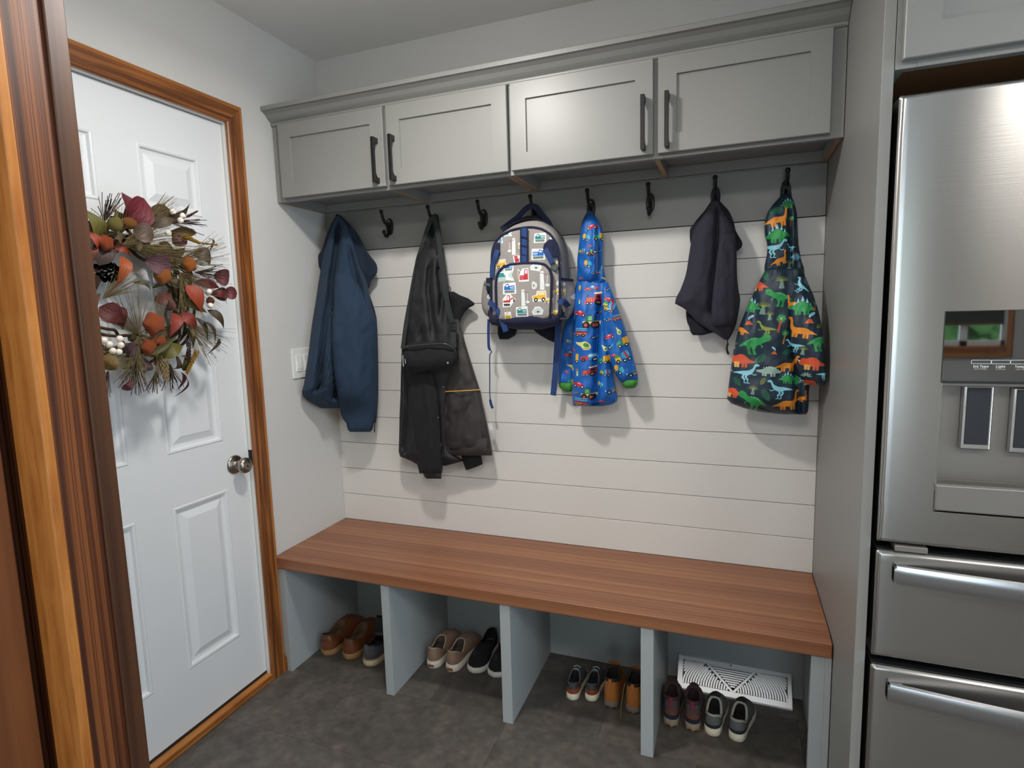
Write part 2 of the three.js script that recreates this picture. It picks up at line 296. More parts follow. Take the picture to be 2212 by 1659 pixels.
// ------------------------------------------------------------------ the entry door on the left wall
{
  const d = structure('door_1'), z0 = 0.507, z1 = 1.273, xf = -0.02, h0 = 0.03, h1 = 2.04;
  const cz = (z0 + z1) / 2;
  // six moulded panels: columns of z, rows of y
  const cols = [[0.6125, 0.8265], [0.9535, 1.1675]], rows = [[1.7135, 1.9025], [0.957, 1.612], [0.235, 0.783]];
  const shape = new THREE.Shape([[z0, h0], [z1, h0], [z1, h1], [z0, h1]].map(([a, b]) => new THREE.Vector2(-a, b)));
  for (const [a, b] of cols) for (const [c, e] of rows) shape.holes.push(new THREE.Path([[a, c], [a, e], [b, e], [b, c]].map(([p, q]) => new THREE.Vector2(-p, q))));
  const slab = new THREE.ExtrudeGeometry(shape, { depth: 0.042, bevelEnabled: false });
  slab.rotateY(Math.PI / 2).translate(xf - 0.042, 0, 0);
  mesh('slab', mapBox(slab), M.doorWhite, d);
  for (const [a, b] of cols) for (const [c, e] of rows) {
    const g = relief(b - a, e - c, [[0, 0], [0.004, 0.0025], [0.010, 0.001], [0.014, -0.007], [0.022, -0.0085], [0.026, -0.0085], [0.047, -0.001], [0.049, 0.0]]);
    g.rotateY(Math.PI / 2).translate(xf, (c + e) / 2, (a + b) / 2);
    mesh('panel', g, M.doorWhite, d);
  }
  // frame: white stop strips, jambs
  mesh('frame_side', bx(-0.14, -0.002, 0, h1 + 0.02, z0 - 0.02, z0 - 0.003, 0.001), M.white, d);
  mesh('frame_side', bx(-0.14, -0.002, 0, h1 + 0.02, z1 + 0.003, z1 + 0.02, 0.001), M.white, d);
  mesh('frame_head', bx(-0.14, -0.002, h1 + 0.003, h1 + 0.02, z0 - 0.003, z1 + 0.003, 0.001), M.white, d);
  mesh('outside_cover', bx(-0.139, -0.1, 0, h1, z0, z1), M.doorWhite, d);
  mesh('threshold', bx(-0.1, 0.012, 0, 0.024, z0 - 0.003, z1 + 0.003, 0.005, 'z'), M.casingLight, d, 'worn wooden threshold');
  mesh('sweep', bx(-0.03, -0.017, 0.024, 0.034, z0, z1, 0.001), M.darkPlastic, d);
  mesh('strike_plate', bx(-0.019, -0.001, 0.845, 0.9, z0 - 0.0035, z0 - 0.0015), M.blackMetal, d);
  // knob
  const prof = [[0, 0], [0.033, 0], [0.034, 0.003], [0.029, 0.008], [0.016, 0.011], [0.0115, 0.016], [0.0115, 0.026], [0.018, 0.031], [0.026, 0.039], [0.0285, 0.047], [0.0265, 0.056], [0.019, 0.062], [0.008, 0.0635], [0.007, 0.062], [0, 0.062]];
  const k = new THREE.LatheGeometry(prof.map(([a, b]) => new THREE.Vector2(a, b)), 40); k.rotateZ(-Math.PI / 2).translate(xf, 0.862, 0.572);
  const kn = mesh('door_knob', k, M.nickel, d, 'satin nickel knob with round rosette');
  const sl = new THREE.CylinderGeometry(0.0022, 0.0022, 0.002, 8).rotateZ(Math.PI / 2).translate(xf + 0.063, 0.862, 0.572); mesh('keyhole', sl, M.blackMetal, kn);
  // casing: profiled wood, mitred at the head
  const cw = 0.064, zi0 = z0 - 0.0, zi1 = z1, hy = h1 + 0.004;
  const prof2 = [[0, 0], [0, 0.010], [0.004, 0.013], [0.010, 0.0135], [0.013, 0.0115], [0.017, 0.0125], [0.040, 0.016], [0.050, 0.0165], [0.053, 0.0145], [0.060, 0.017], [cw, 0.0145], [cw, 0]];
  // sweep the profile along a straight run; mitre at both ends by slope
  const run = (A, B, out, m0, m1) => { // A,B points at the inner edge, out = direction of width, mitre slopes
    const dir = B.clone().sub(A).normalize(), P = [], U = [], put = (p, q) => { P.push(p.x, p.y, p.z); U.push(...q); }, len = A.distanceTo(B);
    const ptA = ([w, t]) => A.clone().addScaledVector(out, w).addScaledVector(V3(1, 0, 0), t).addScaledVector(dir, -w * m0);
    const ptB = ([w, t]) => B.clone().addScaledVector(out, w).addScaledVector(V3(1, 0, 0), t).addScaledVector(dir, w * m1);
    let s = 0;
    for (let i = 0; i < prof2.length; i++) { const a = prof2[i], b = prof2[(i + 1) % prof2.length], e = Math.hypot(a[0] - b[0], a[1] - b[1]);
      const q = [ptA(a), ptB(a), ptB(b), ptA(b)], t = [[s, 0], [s, len], [s + e, len], [s + e, 0]]; for (const j of [0, 1, 2, 0, 2, 3]) put(q[j], t[j]); s += e; }
    const g = new THREE.BufferGeometry(); g.setAttribute('position', new THREE.Float32BufferAttribute(P, 3)); g.setAttribute('uv', new THREE.Float32BufferAttribute(U, 2)); g.computeVertexNormals(); return g;
  };
  M.casing.side = THREE.DoubleSide;
  const t = structure('trim_3');
  mesh('casing_leg', run(V3(0, 0, zi0), V3(0, hy, zi0), V3(0, 0, -1), 0, 1), M.casing, t);
  mesh('casing_leg', run(V3(0, 0, zi1), V3(0, hy, zi1), V3(0, 0, 1), 0, 1), M.casing, t);
  mesh('casing_head', run(V3(0, hy, zi0), V3(0, hy, zi1), V3(0, 1, 0), 1, 1), M.casing, t);
  mesh('base_return', bx(0, 0.02, 0, 0.072, 0.4445, 0.4455 + 0.004, 0.001, 'y'), M.casing, t);
  mesh('base_block', merge([bx(0, 0.022, 0, 0.058, 0.432, 0.4425, 0.003, 'z'), bx(0, 0.016, 0.055, 0.072, 0.434, 0.4425, 0.005, 'z')]), M.casing, t);
}
{ // light switch plate behind the blue jacket
  const s = thing('light_switch', 'white two gang rocker switch plate on the wall beside the door', 'switch', [0, 1.194, 0.213]);
  mesh('plate', new RoundedBoxGeometry(0.006, 0.12, 0.117, 2, 0.0028).translate(0.003, 1.194, 0.213), M.white, s);
  for (const dz of [0.023, -0.023]) { const r = mesh('rocker', new RoundedBoxGeometry(0.006, 0.067, 0.033, 2, 0.002).translate(0.0065, 1.194, 0.213 + dz), M.white, s); mesh('paddle', new RoundedBoxGeometry(0.003, 0.03, 0.026, 2, 0.0012).translate(0.0098, 1.186, 0.213 + dz), M.white, r); }
}
// ------------------------------------------------------------------ wall cabinets, crown, hook rail, hooks
const CAB = { y0: 1.8125, y1: 2.1, zf: 0.283, door0: 1.823, door1: 2.0885 };
function barHandle(x, y0, y1, zf, parent) {
  // slim square bar whose ends flare back to two feet
  const L = y1 - y0, s = new THREE.Shape(), f = 0.03, d = 0.028, t = 0.0065;
  s.moveTo(0, 0); s.lineTo(d, 0); s.lineTo(d, L); s.lineTo(0, L); s.lineTo(0, L - 0.016); s.lineTo(d * 0.45, L - 0.017); s.lineTo(d - t, L - f); s.lineTo(d - t, f); s.lineTo(d * 0.45, 0.017); s.lineTo(0, 0.016); s.lineTo(0, 0);
  const g = new THREE.ExtrudeGeometry(s, { depth: 0.0105, bevelEnabled: true, bevelSize: 0.0008, bevelThickness: 0.0008, bevelSegments: 1 });
  g.rotateY(-Math.PI / 2).translate(x + 0.00525, y0, zf);
  return mesh('handle', mapBox(g), M.blackMetal, parent, 'black bar handle');
}
function shakerDoor(parent, x0, x1, y0, y1, zf, mat, name = 'cabinet_door', inset = 0.052) {
  const T = 0.019, g = relief(x1 - x0, y1 - y0, [[0, -T], [0, -0.0018], [0.0018, 0], [inset, 0], [inset + 0.001, -0.0075], [inset + 0.0015, -0.0075]], -T);
  g.translate((x0 + x1) / 2, (y0 + y1) / 2, zf + T);
  return mesh(name, g, mat, parent);
}
function wallCabinet(label, x0, x1, xs, mid, stiles) {
  const c = thing('wall_cabinet', label, 'cabinet', [(x0 + x1) / 2, CAB.y0, 0.14]), { y0, y1, zf } = CAB, p = 0.016;
  const yb = y0 + 0.034;   // recessed bottom
  mesh('side_panel', merge([bx(x0, x0 + p, y0 + 0.0015, y1, 0.001, zf - 0.019), bx(x0, x0 + 0.004, y0, y0 + 0.0015, 0.001, zf - 0.019)]), M.carcass, c);
  mesh('side_panel', bx(x1 - p, x1, y0 + 0.0015, y1, 0.001, zf - 0.019), M.carcass, c);
  mesh('partition', bx(mid - p / 2, mid + p / 2, y0 + 0.0015, y1, 0.001, zf - 0.019), M.carcass, c);
  for (const xe of [x0 + p / 2, x1 - p / 2, mid]) mesh('raw_edge', bx(xe - p / 2 + 0.001, xe + p / 2 - 0.001, y0 + 0.0004, y0 + 0.0014, 0.002, zf - 0.02), M.ply, c, 'unpainted plywood edge');
  mesh('bottom_panel', bx(x0 + p, x1 - p, yb, yb + 0.012, 0.001, zf - 0.019), M.carcass, c);
  mesh('top_panel', bx(x0 + p, x1 - p, y1 - 0.016, y1, 0.001, zf - 0.019), M.carcass, c);
  mesh('hanging_rail', bx(x0 + p, x1 - p, y0 + 0.001, yb - 0.001, 0.001, 0.014), M.carcass, c);
  mesh('face_frame', merge([bx(x0, x0 + stiles[0], y0, y1, zf - 0.019, zf, 0.001), bx(x1 - stiles[1], x1, y0, y1, zf - 0.019, zf, 0.001), bx(mid - 0.02, mid + 0.02, y0, y1, zf - 0.019, zf, 0.001), ...[[x0 + stiles[0], mid - 0.02], [mid + 0.02, x1 - stiles[1]]].flatMap(([a, b]) => [bx(a, b, y0, y0 + 0.032, zf - 0.019, zf, 0.001), bx(a, b, y1 - 0.032, y1, zf - 0.019, zf, 0.001)])]), M.grey, c);
  xs.forEach(([a, b, side]) => { const d = shakerDoor(c, a, b, CAB.door0, CAB.door1, zf + 0.001, M.grey); barHandle(side > 0 ? b - 0.027 : a + 0.027, 1.835, 1.984, zf + 0.02, d); });
  return c;
}
wallCabinet('pale grey two door wall cabinet above the blue jacket, against the left wall', 0.0015, 0.9515, [[0.042, 0.4935, 1], [0.507, 0.9525 - 0.0005, -1]], 0.5, [0.045, 0.02]);
wallCabinet('pale grey two door wall cabinet against the refrigerator panel, above the backpack', 0.9525, W - 0.0015, [[0.9635, 1.4075, 1], [1.421, 1.868, -1]], 1.4145, [0.02, 0.06]);
{ // crown moulding along the top of both cabinets
  const c = thing('crown_moulding', 'grey crown moulding running along the top of the wall cabinets', 'moulding', [W / 2, 2.09, 0.29]);
  const prof = [[0.27, 2.089], [0.288, 2.089], [0.292, 2.093], [0.2925, 2.098], [0.289, 2.101], [0.2965, 2.106], [0.304, 2.112], [0.314, 2.1235], [0.327, 2.131], [0.336, 2.133], [0.336, 2.146], [0.333, 2.149], [0.29, 2.149], [0.27, 2.149]];
  const s = new THREE.Shape(prof.map(([a, b]) => new THREE.Vector2(-a, b)));
  const g = new THREE.ExtrudeGeometry(s, { depth: W - 0.003, bevelEnabled: false }); g.rotateY(Math.PI / 2).translate(0.0015, 0, 0);
  mesh('moulding', mapBox(g), M.grey, c);
  mesh('top_cover', bx(0.0015, W - 0.0015, 2.1005, 2.112, 0.001, 0.27), M.carcass, c);
}
{ // the board that carries the hooks
  const r = thing('hook_rail', 'wide grey board mounted under the cabinets carrying the coat hooks', 'board', [W / 2, RAIL0, 0.01]);
  mesh('board', bx(0.001, W - 0.001, RAIL0 + 0.0025, RAIL1 - 0.0025, -0.0175, 0.004, 0.0015, 'x'), M.grey, r);
}
const HOOKX = [0.108, 0.318, 0.528, 0.737, 0.945, 1.154, 1.362, 1.574, 1.786];
const HOOKZ = 0.004;
function coatHook(x, label, group) {
  const y = 1.735, h = thing('coat_hook', label, 'hook', [x, y, HOOKZ], group), z = HOOKZ;
  const plate = new THREE.Shape(); plate.absellipse(0, 0, 0.0135, 0.031, 0, Math.PI * 2);
  const pl = new THREE.ExtrudeGeometry(plate, { depth: 0.005, bevelEnabled: true, bevelSize: 0.002, bevelThickness: 0.002, bevelSegments: 2, curveSegments: 24 }); pl.translate(x, y, z + 0.0005);
  mesh('plate', pl, M.blackMetal, h);
  mesh('upper_prong', merge([tube([[x, y, z + 0.006], [x, y + 0.003, z + 0.022], [x, y + 0.015, z + 0.042], [x, y + 0.032, z + 0.054], [x, y + 0.05, z + 0.061]], 0.006, 24, 10), new THREE.SphereGeometry(0.0082, 14, 10).translate(x, y + 0.051, z + 0.062)]), M.blackMetal, h);
  mesh('lower_prong', merge([tube([[x, y - 0.004, z + 0.006], [x, y - 0.022, z + 0.013], [x, y - 0.04, z + 0.024], [x, y - 0.041, z + 0.038], [x, y - 0.028, z + 0.046]], 0.006, 24, 10), new THREE.SphereGeometry(0.0082, 14, 10).translate(x, y - 0.026, z + 0.047)]), M.blackMetal, h);
  for (const s of [-1, 1]) mesh('screw', new THREE.CylinderGeometry(0.0032, 0.0032, 0.002, 10).rotateX(Math.PI / 2).translate(x, y + s * 0.021, z + 0.0082), M.nickel, h);
}
const hookLabels = ['black coat hook hidden under the blue jacket hood', 'empty black coat hook between the blue jacket and the black jacket', 'black coat hook holding the black jacket', 'empty black coat hook between the black jacket and the backpack', 'black coat hook holding the backpack by its loop', 'black coat hook holding the blue vehicle print raincoat', 'empty black coat hook between the vehicle raincoat and the navy jacket', 'black coat hook holding the small navy jacket', 'black coat hook holding the dinosaur raincoat'];
HOOKX.forEach((x, i) => coatHook(x, hookLabels[i], 'coat hooks on the grey board'));
// ------------------------------------------------------------------ bench, cubbies, floor register
const BD = 0.449, BT = 0.043, BF = 0.441;
{
  const tones = [[0xa26d49, 0x8c5b3f, 0x74472f], [0xa46f4a, 0x8e5d40, 0x764930], [0x9e6946, 0x89583c, 0x72452d], [0xae7950, 0x986645, 0x7e4f34]].map((t, i) => std({ map: woodTex(...t, 61 + i * 9, { stripes: 14, contrast: 0.42, blotch: 0.25, sx: 0.13, sy: 1.1 }), roughness: 0.36, bumpMap: null }));
  const b = thing('bench_top', 'thick brown stained wooden bench top above the shoe cubbies', 'bench top', [W / 2, BENCH, BD / 2]);
  const cuts = [0.0015, 0.058, 0.094, 0.165, 0.232, 0.262, 0.338, 0.383, 0.404, BD], pick = [0, 1, 3, 2, 0, 3, 1, 2, 3];
  for (let i = 0; i + 1 < cuts.length; i++) mesh('board', bx(0.0015, W - 0.003, BENCH - BT, BENCH, cuts[i] + (i ? 0.00006 : 0), cuts[i + 1] - 0.00006, i === cuts.length - 2 ? 0.0035 : 0.0002, 'x', i * 0.31, i * 0.77), tones[i === cuts.length - 2 ? 1 : pick[i]], b);
}
{
  const c = thing('shoe_cubby', 'grey painted open cubby base under the wooden bench top', 'cubby', [W / 2, 0, BF / 2]), t = BENCH - BT - 0.0008;
  mesh('end_panel', merge([bx(0.0265, 0.044, 0, t, 0.004, BF, 0.001), bx(0.0045, 0.0265, 0, t, BF - 0.019, BF - 0.001, 0.001)]), M.greyBase, c);
  mesh('end_panel', merge([bx(W - 0.018, W - 0.002, 0, t, 0.004, BF, 0.001), bx(W - 0.052, W - 0.018, 0, t, BF - 0.019, BF - 0.0005, 0.001)]), M.greyBase, c);
  for (const [a, b] of [[0.4737, 0.5065], [0.9319, 0.9677], [1.3908, 1.4293]]) mesh('divider', bx(a, b, 0, t, 0.004, BF, 0.0012), M.greyBase, c);
  mesh('back_panel', bx(0.044, W - 0.018, 0, t, -0.0178, 0.0035), M.greyBase, c);
}
{ // white baseboard register leaning out from the back panel
  const x0 = 1.468, x1 = 1.849, v = thing('floor_register', 'white metal baseboard air register with fanned louvers in the cubby', 'vent', [(x0 + x1) / 2, 0, 0.05]);
  const H = 0.098, zb = 0.076, zt = 0.008, mat = std({ color: 0xdfe2e4, roughness: 0.3, metalness: 0.2 });
  // local frame on the sloping face
  const A = V3(0, 0.006, zb), B = V3(0, H - 0.004, zt + 0.004), up = B.clone().sub(A), L = up.length(); up.normalize(); const nrm = V3(0, -up.z, up.y).cross(V3(0, 0, 0)).length() ? V3() : V3(0, up.z * -1, up.y); if (nrm.z < 0) nrm.negate();
  const pt = (x, h, o) => V3(x0 + x, A.y + up.y * h + nrm.y * o, A.z + up.z * h + nrm.z * o);
  const wv = x1 - x0, a0 = 0.018, a1 = wv - 0.014, b0 = 0.018, b1 = L - 0.014;
  // hollow housing: face border, ends, foot, top lip and a back plate of the same white sheet metal
  const sheet = (x, y, w, h) => { const Q = []; for (const o of [0, -0.0012]) Q.push(pt(x, y, o), pt(x + w, y, o), pt(x + w, y + h, o), pt(x, y + h, o)); const f6 = [[0, 1, 2, 3], [5, 4, 7, 6], [4, 5, 1, 0], [3, 2, 6, 7], [1, 5, 6, 2], [4, 0, 3, 7]], P6 = []; for (const q of f6) for (const i of [0, 1, 2, 0, 2, 3]) P6.push(...Q[q[i]].toArray()); const geo = new THREE.BufferGeometry(); geo.setAttribute('position', new THREE.Float32BufferAttribute(P6, 3)); geo.computeVertexNormals(); return mapBox(geo); };
  const endShape = new THREE.Shape([[0.0045, 0], [zb, 0], [zb, 0.006], [zt + 0.004, H - 0.004], [zt, H], [0.0045, H]].map(([p, q]) => new THREE.Vector2(-p, q)));
  const endCap = (x) => mapBox(new THREE.ExtrudeGeometry(endShape, { depth: 0.0014, bevelEnabled: false }).rotateY(Math.PI / 2).translate(x, 0, 0));
  mesh('housing', merge([sheet(0, 0, wv, b0), sheet(0, b1, wv, L - b1), sheet(0, b0, a0, b1 - b0), sheet(a1, b0, wv - a1, b1 - b0), endCap(x0), endCap(x1 - 0.0014), bx(x0 + 0.0014, x1 - 0.0014, 0, 0.006, zb - 0.002, zb), bx(x0 + 0.0014, x1 - 0.0014, H - 0.0015, H, 0.0045, zt + 0.002), bx(x0 + 0.0014, x1 - 0.0014, 0, H - 0.0015, 0.0045, 0.0057)]), mat, v);
  const rib = (pts, w) => { const P = []; for (let i = 0; i + 1 < pts.length; i++) { const [xa, ya] = pts[i], [xb, yb] = pts[i + 1], dx = xb - xa, dy = yb - ya, l = Math.hypot(dx, dy) || 1, nx = -dy / l * w / 2, ny = dx / l * w / 2;
    const lo = [pt(xa + nx, ya + ny, -0.009), pt(xb + nx, yb + ny, -0.009), pt(xb - nx, yb - ny, -0.009), pt(xa - nx, ya - ny, -0.009)], hi = [pt(xa + nx * 0.92, ya + ny * 0.92, 0.0018), pt(xb + nx * 0.92, yb + ny * 0.92, 0.0018), pt(xb - nx * 0.92, yb - ny * 0.92, 0.0018), pt(xa - nx * 0.92, ya - ny * 0.92, 0.0018)];
    for (const q of [[hi[3], hi[2], hi[1], hi[0]], [lo[0], hi[0], hi[1], lo[1]], [lo[2], hi[2], hi[3], lo[3]]]) for (const i2 of [0, 1, 2, 0, 2, 3]) P.push(...q[i2].toArray()); }
    const geo = new THREE.BufferGeometry(); geo.setAttribute('position', new THREE.Float32BufferAttribute(P, 3)); geo.computeVertexNormals(); return mapBox(geo); };
  const apex = [wv * 0.50, b0 + 0.004], lT = wv * 0.27, rT = wv * 0.69;
  const lineX = (yy, side) => lerp(apex[0], side < 0 ? lT : rT, (yy - apex[1]) / (b1 - apex[1]));
  for (const side of [-1, 1]) for (let k = 0; k < 26; k++) { // arcs bowed outward, springing from the base and ending on the diagonal or the top
    const base = side < 0 ? lerp(apex[0] - 0.012, a0 + 0.003, k / 18) : lerp(apex[0] + 0.018, a1 - 0.003, k / 18);
    const pts = []; for (let j = 0; j <= 8; j++) { const y = lerp(b0 + 0.001, b1 - 0.001, j / 8), x = base + (side < 0 ? 1 : -1) * Math.pow(j / 8, 2) * 0.045; const lim = lineX(y, side); if (side < 0 ? x > lim - 0.004 : x < lim + 0.004) break; if (x > a0 + 0.001 && x < a1 - 0.001) pts.push([x, y]); }
    if (pts.length > 1) mesh('louver', rib(pts, 0.0062), mat, v);
  }
  for (let k = 0; k < 9; k++) { const y = lerp(apex[1] + 0.012, b1 - 0.003, k / 8), xa = lineX(y, -1) + 0.005, xb = lineX(y, 1) - 0.005; if (xb > xa) mesh('louver', rib([[xa, y], [xb, y]], 0.0052), mat, v); }
  for (const x of [lT, rT]) mesh('divider_rib', rib([[apex[0] + (x === lT ? -0.002 : 0.002), apex[1] - 0.004], [x, b1]], 0.008), mat, v);
  mesh('screw', new THREE.SphereGeometry(0.0035, 10, 6).translate(...pt(wv * 0.48, L - 0.006, 0.0004).toArray()), M.nickel, v);
}
// ------------------------------------------------------------------ refrigerator bay
{
  const p = thing('end_panel', 'tall grey painted panel between the mudroom bench and the refrigerator', 'panel', [1.914, 0, 0.35]);
  mesh('panel', bx(W, 1.925, 0.001, CEIL - 0.002, -0.017, 0.6995, 0.0015), M.grey, p);
}
const FX0 = 1.9335, FX1 = 2.79, FZ = 0.72;
{
  const c = thing('fridge_cabinet', 'grey cabinet mounted above the refrigerator', 'cabinet', [2.36, 1.83, 0.35]), y0 = 1.828, y1 = 2.32, x1 = 2.8;
  mesh('carcass', merge([bx(1.926, 1.944, y0 + 0.002, y1, 0, 0.68), bx(x1 - 0.018, x1, y0 + 0.002, y1, 0, 0.68), bx(1.944, x1 - 0.018, y1 - 0.018, y1, 0, 0.68)]), M.grey, c);
  mesh('underside', bx(1.944, x1 - 0.018, y0 + 0.022, y0 + 0.036, 0, 0.68, 0, 'x'), std({ color: 0x9a7048, roughness: 0.7 }), c, 'raw brown wood underside');
  mesh('face_frame', merge([bx(1.926, 1.962, y0, y1, 0.68, 0.7, 0.001), bx(x1 - 0.036, x1, y0, y1, 0.68, 0.7, 0.001), bx(1.962, x1 - 0.036, y0, y0 + 0.03, 0.68, 0.7, 0.001), bx(1.962, x1 - 0.036, y1 - 0.03, y1, 0.68, 0.7, 0.001)]), M.grey, c);
  const dd = [[1.9355, 2.358], [2.364, 2.79]];
  dd.forEach(([a, b], i) => { const d = shakerDoor(c, a, b, 1.8405, 2.3, 0.701, M.grey, 'cabinet_door', 0.06); barHandle(i ? a + 0.03 : b - 0.03, 1.87, 2.02, 0.72, d); });
}
{
  const f = thing('refrigerator', 'stainless steel refrigerator with ice dispenser and two freezer drawers', 'refrigerator', [2.36, 0, 0.36]);
  const xm = 2.359, doorT = 0.065, steel = M.steel;
  mesh('body', bx(FX0 + 0.006, FX1 - 0.006, 0.02, 1.755, 0.02, FZ - doorT - 0.012, 0.003), M.darkPlastic, f);
  mesh('toe_grille', bx(FX0 + 0.02, FX1 - 0.02, 0.0, 0.07, 0.1, FZ - 0.08), M.darkPlastic, f);
  // doors: bowed slightly across their width, soft vertical edges
  const bowed = (x0, x1, y0, y1, hole, bow = 0.004) => {
    const xs = new Set(), ys = new Set([y0, y1]); for (let i = 0; i <= 24; i++) xs.add(+lerp(x0, x1, i / 24).toFixed(5)); for (let i = 0; i <= 10; i++) ys.add(+lerp(y0, y1, i / 10).toFixed(5));
    [0.004, 0.009].forEach((e) => { xs.add(+(x0 + e).toFixed(5)); xs.add(+(x1 - e).toFixed(5)); ys.add(+(y0 + e).toFixed(5)); ys.add(+(y1 - e).toFixed(5)); });
    if (hole) { xs.add(hole[0]); xs.add(hole[1]); ys.add(hole[2]); ys.add(hole[3]); }
    const X = [...xs].sort((a, b) => a - b), Y = [...ys].sort((a, b) => a - b), P = [], U = [], I = [];
    const z = (x, y) => { const t = (x - x0) / (x1 - x0) * 2 - 1, e = Math.min(x - x0, x1 - x, y - y0, y1 - y), r = 0.009; return FZ - bow * t * t - (e < r ? r - Math.sqrt(r * r - (r - e) * (r - e)) : 0) * 0.8; };
    for (const y of Y) for (const x of X) { P.push(x, y, z(x, y)); U.push(x, y); }
    for (let j = 0; j + 1 < Y.length; j++) for (let i = 0; i + 1 < X.length; i++) { const cx = (X[i] + X[i + 1]) / 2, cy = (Y[j] + Y[j + 1]) / 2; if (hole && cx > hole[0] && cx < hole[1] && cy > hole[2] && cy < hole[3]) continue; const a = j * X.length + i, b = a + X.length; I.push(a, a + 1, b + 1, a, b + 1, b); }
    const g = new THREE.BufferGeometry(); g.setAttribute('position', new THREE.Float32BufferAttribute(P, 3)); g.setAttribute('uv', new THREE.Float32BufferAttribute(U, 2)); g.setIndex(I); g.computeVertexNormals();
    const zr = FZ - bow - 0.0072, back = FZ - doorT, parts = [g];
    parts.push(bx(x0, x0 + 0.002, y0, y1, back, zr + 0.0004), bx(x1 - 0.002, x1, y0, y1, back, zr + 0.0004), bx(x0, x1, y0, y0 + 0.002, back, zr + 0.0004), bx(x0, x1, y1 - 0.002, y1, back, zr + 0.0004));
    return merge(parts);
  };
  const hx0 = 2.0285, hx1 = 2.263, hy0 = 0.9395, hy1 = 1.3515;
  const dl = mesh('door', bowed(FX0, xm - 0.002, 0.862, 1.775, [hx0, hx1, hy0, hy1]), steel, f);
  const dr = mesh('door', bowed(xm + 0.002, FX1, 0.862, 1.775, null), steel, f);
  // door inner cores (dark gasket side)
  mesh('door_core', merge([bx(FX0 + 0.003, hx0 - 0.004, 0.866, 1.771, FZ - doorT + 0.001, FZ - 0.02), bx(hx1 + 0.004, xm - 0.005, 0.866, 1.771, FZ - doorT + 0.001, FZ - 0.02), bx(hx0 - 0.004, hx1 + 0.004, 0.866, hy0 - 0.004, FZ - doorT + 0.001, FZ - 0.02), bx(hx0 - 0.004, hx1 + 0.004, hy1 + 0.004, 1.771, FZ - doorT + 0.001, FZ - 0.02)]), M.darkPlastic, dl);
  mesh('door_core', bx(xm + 0.005, FX1 - 0.003, 0.866, 1.771, FZ - doorT + 0.001, FZ - 0.02), M.darkPlastic, dr);
  mesh('gasket', bx(FX0 + 0.008, FX0 + 0.016, 0.88, 1.75, FZ - doorT - 0.011, FZ - doorT), M.darkPlastic, dl);
  mesh('hinge_cover', bx(FX0 + 0.004, FX0 + 0.05, 1.7565, 1.785, FZ - 0.16, FZ - 0.075, 0.006), M.darkPlastic, f);
  // vertical door handles on either side of the centre line
  for (const [d, x] of [[dl, xm - 0.035], [dr, xm + 0.035]]) mesh('handle', merge([bx(x - 0.011, x + 0.011, 0.98, 1.66, FZ + 0.03, FZ + 0.046, 0.006), bx(x - 0.009, x + 0.009, 1.0, 1.03, FZ - 0.006, FZ + 0.034, 0.003), bx(x - 0.009, x + 0.009, 1.61, 1.64, FZ - 0.006, FZ + 0.034, 0.003)]), M.steelSmooth, d);
  mesh('hinge_bracket', bx(1.966, 2.026, 0.8445, 0.8575, FZ - 0.05, FZ - 0.004, 0.002), M.greyPlastic, f, 'grey hinge bracket');
  // dispenser
  const disp = mesh('dispenser', (() => { // cavity lining
    const d = FZ - 0.052, zf = FZ - 0.0035, y0 = hy0, y1 = 1.2125, parts = [];
    const inner = bx(hx0 + 0.004, hx1 - 0.004, y0, y1 + 0.002, d - 0.004, d); parts.push(inner);
    parts.push(bx(hx0, hx0 + 0.004, y0, y1, d, zf), bx(hx1 - 0.004, hx1, y0, y1, d, zf), bx(hx0, hx1, y1 - 0.002, y1 + 0.004, d - 0.004, zf - 0.004));
    return merge(parts);
  })(), M.greyPlastic, f);
  const cv = document.createElement('canvas'); cv.width = 1024; cv.height = 608; const x = cv.getContext('2d'); x.fillStyle = '#050607'; x.fillRect(0, 0, 1024, 608);
  const pw = hx1 - hx0, ph = hy1 - 1.2125, sx = 1024 / pw, sy = 608 / ph, X = (m) => (m - hx0) * sx, Y = (m) => (hy1 - m) * sy;
  x.strokeStyle = '#e8ecee'; x.fillStyle = '#eef1f2'; x.lineWidth = 4; x.textAlign = 'center';
  const cells = [[2.0757, 2.1085, 'Ice Type', '(cubed/crushed)'], [2.1085, 2.139, 'Light', 'off/on/auto'], [2.139, 2.171, 'Temp', 'hold 3 sec'], [2.171, 2.203, 'Filter', 'hold 3 sec'], [2.203, 2.235, 'Lock', 'hold 3 sec']];
  for (const [a, b, t, s] of cells) { x.beginPath(); x.roundRect(X(a) + 2, Y(1.2548), X(b) - X(a) - 4, Y(1.2475) - Y(1.2548), 7); x.stroke(); x.font = 'bold 28px sans-serif'; x.fillText(t, (X(a) + X(b)) / 2, Y(1.2475) + 33); x.font = '13px sans-serif'; x.fillText(s, (X(a) + X(b)) / 2, Y(1.2475) + 50); }
  const ct = new THREE.CanvasTexture(cv); ct.colorSpace = THREE.SRGBColorSpace; ct.wrapS = ct.wrapT = THREE.ClampToEdgeWrapping;
  const pg = surf(24, 4, (a, b) => V3(lerp(hx0 + 0.0012, hx1 - 0.0012, a), lerp(1.2125, hy1 - 0.0012, b), FZ - 0.001 + 0.0022 * Math.sin(Math.PI * a)), (a, b) => [a, b]);
  mesh('control_panel', pg, phys({ map: ct, roughness: 0.03, metalness: 0, specularIntensity: 1, ior: 2.33, clearcoat: 1, clearcoatRoughness: 0.02, side: THREE.DoubleSide }), disp, 'glossy black control panel with white lettering');
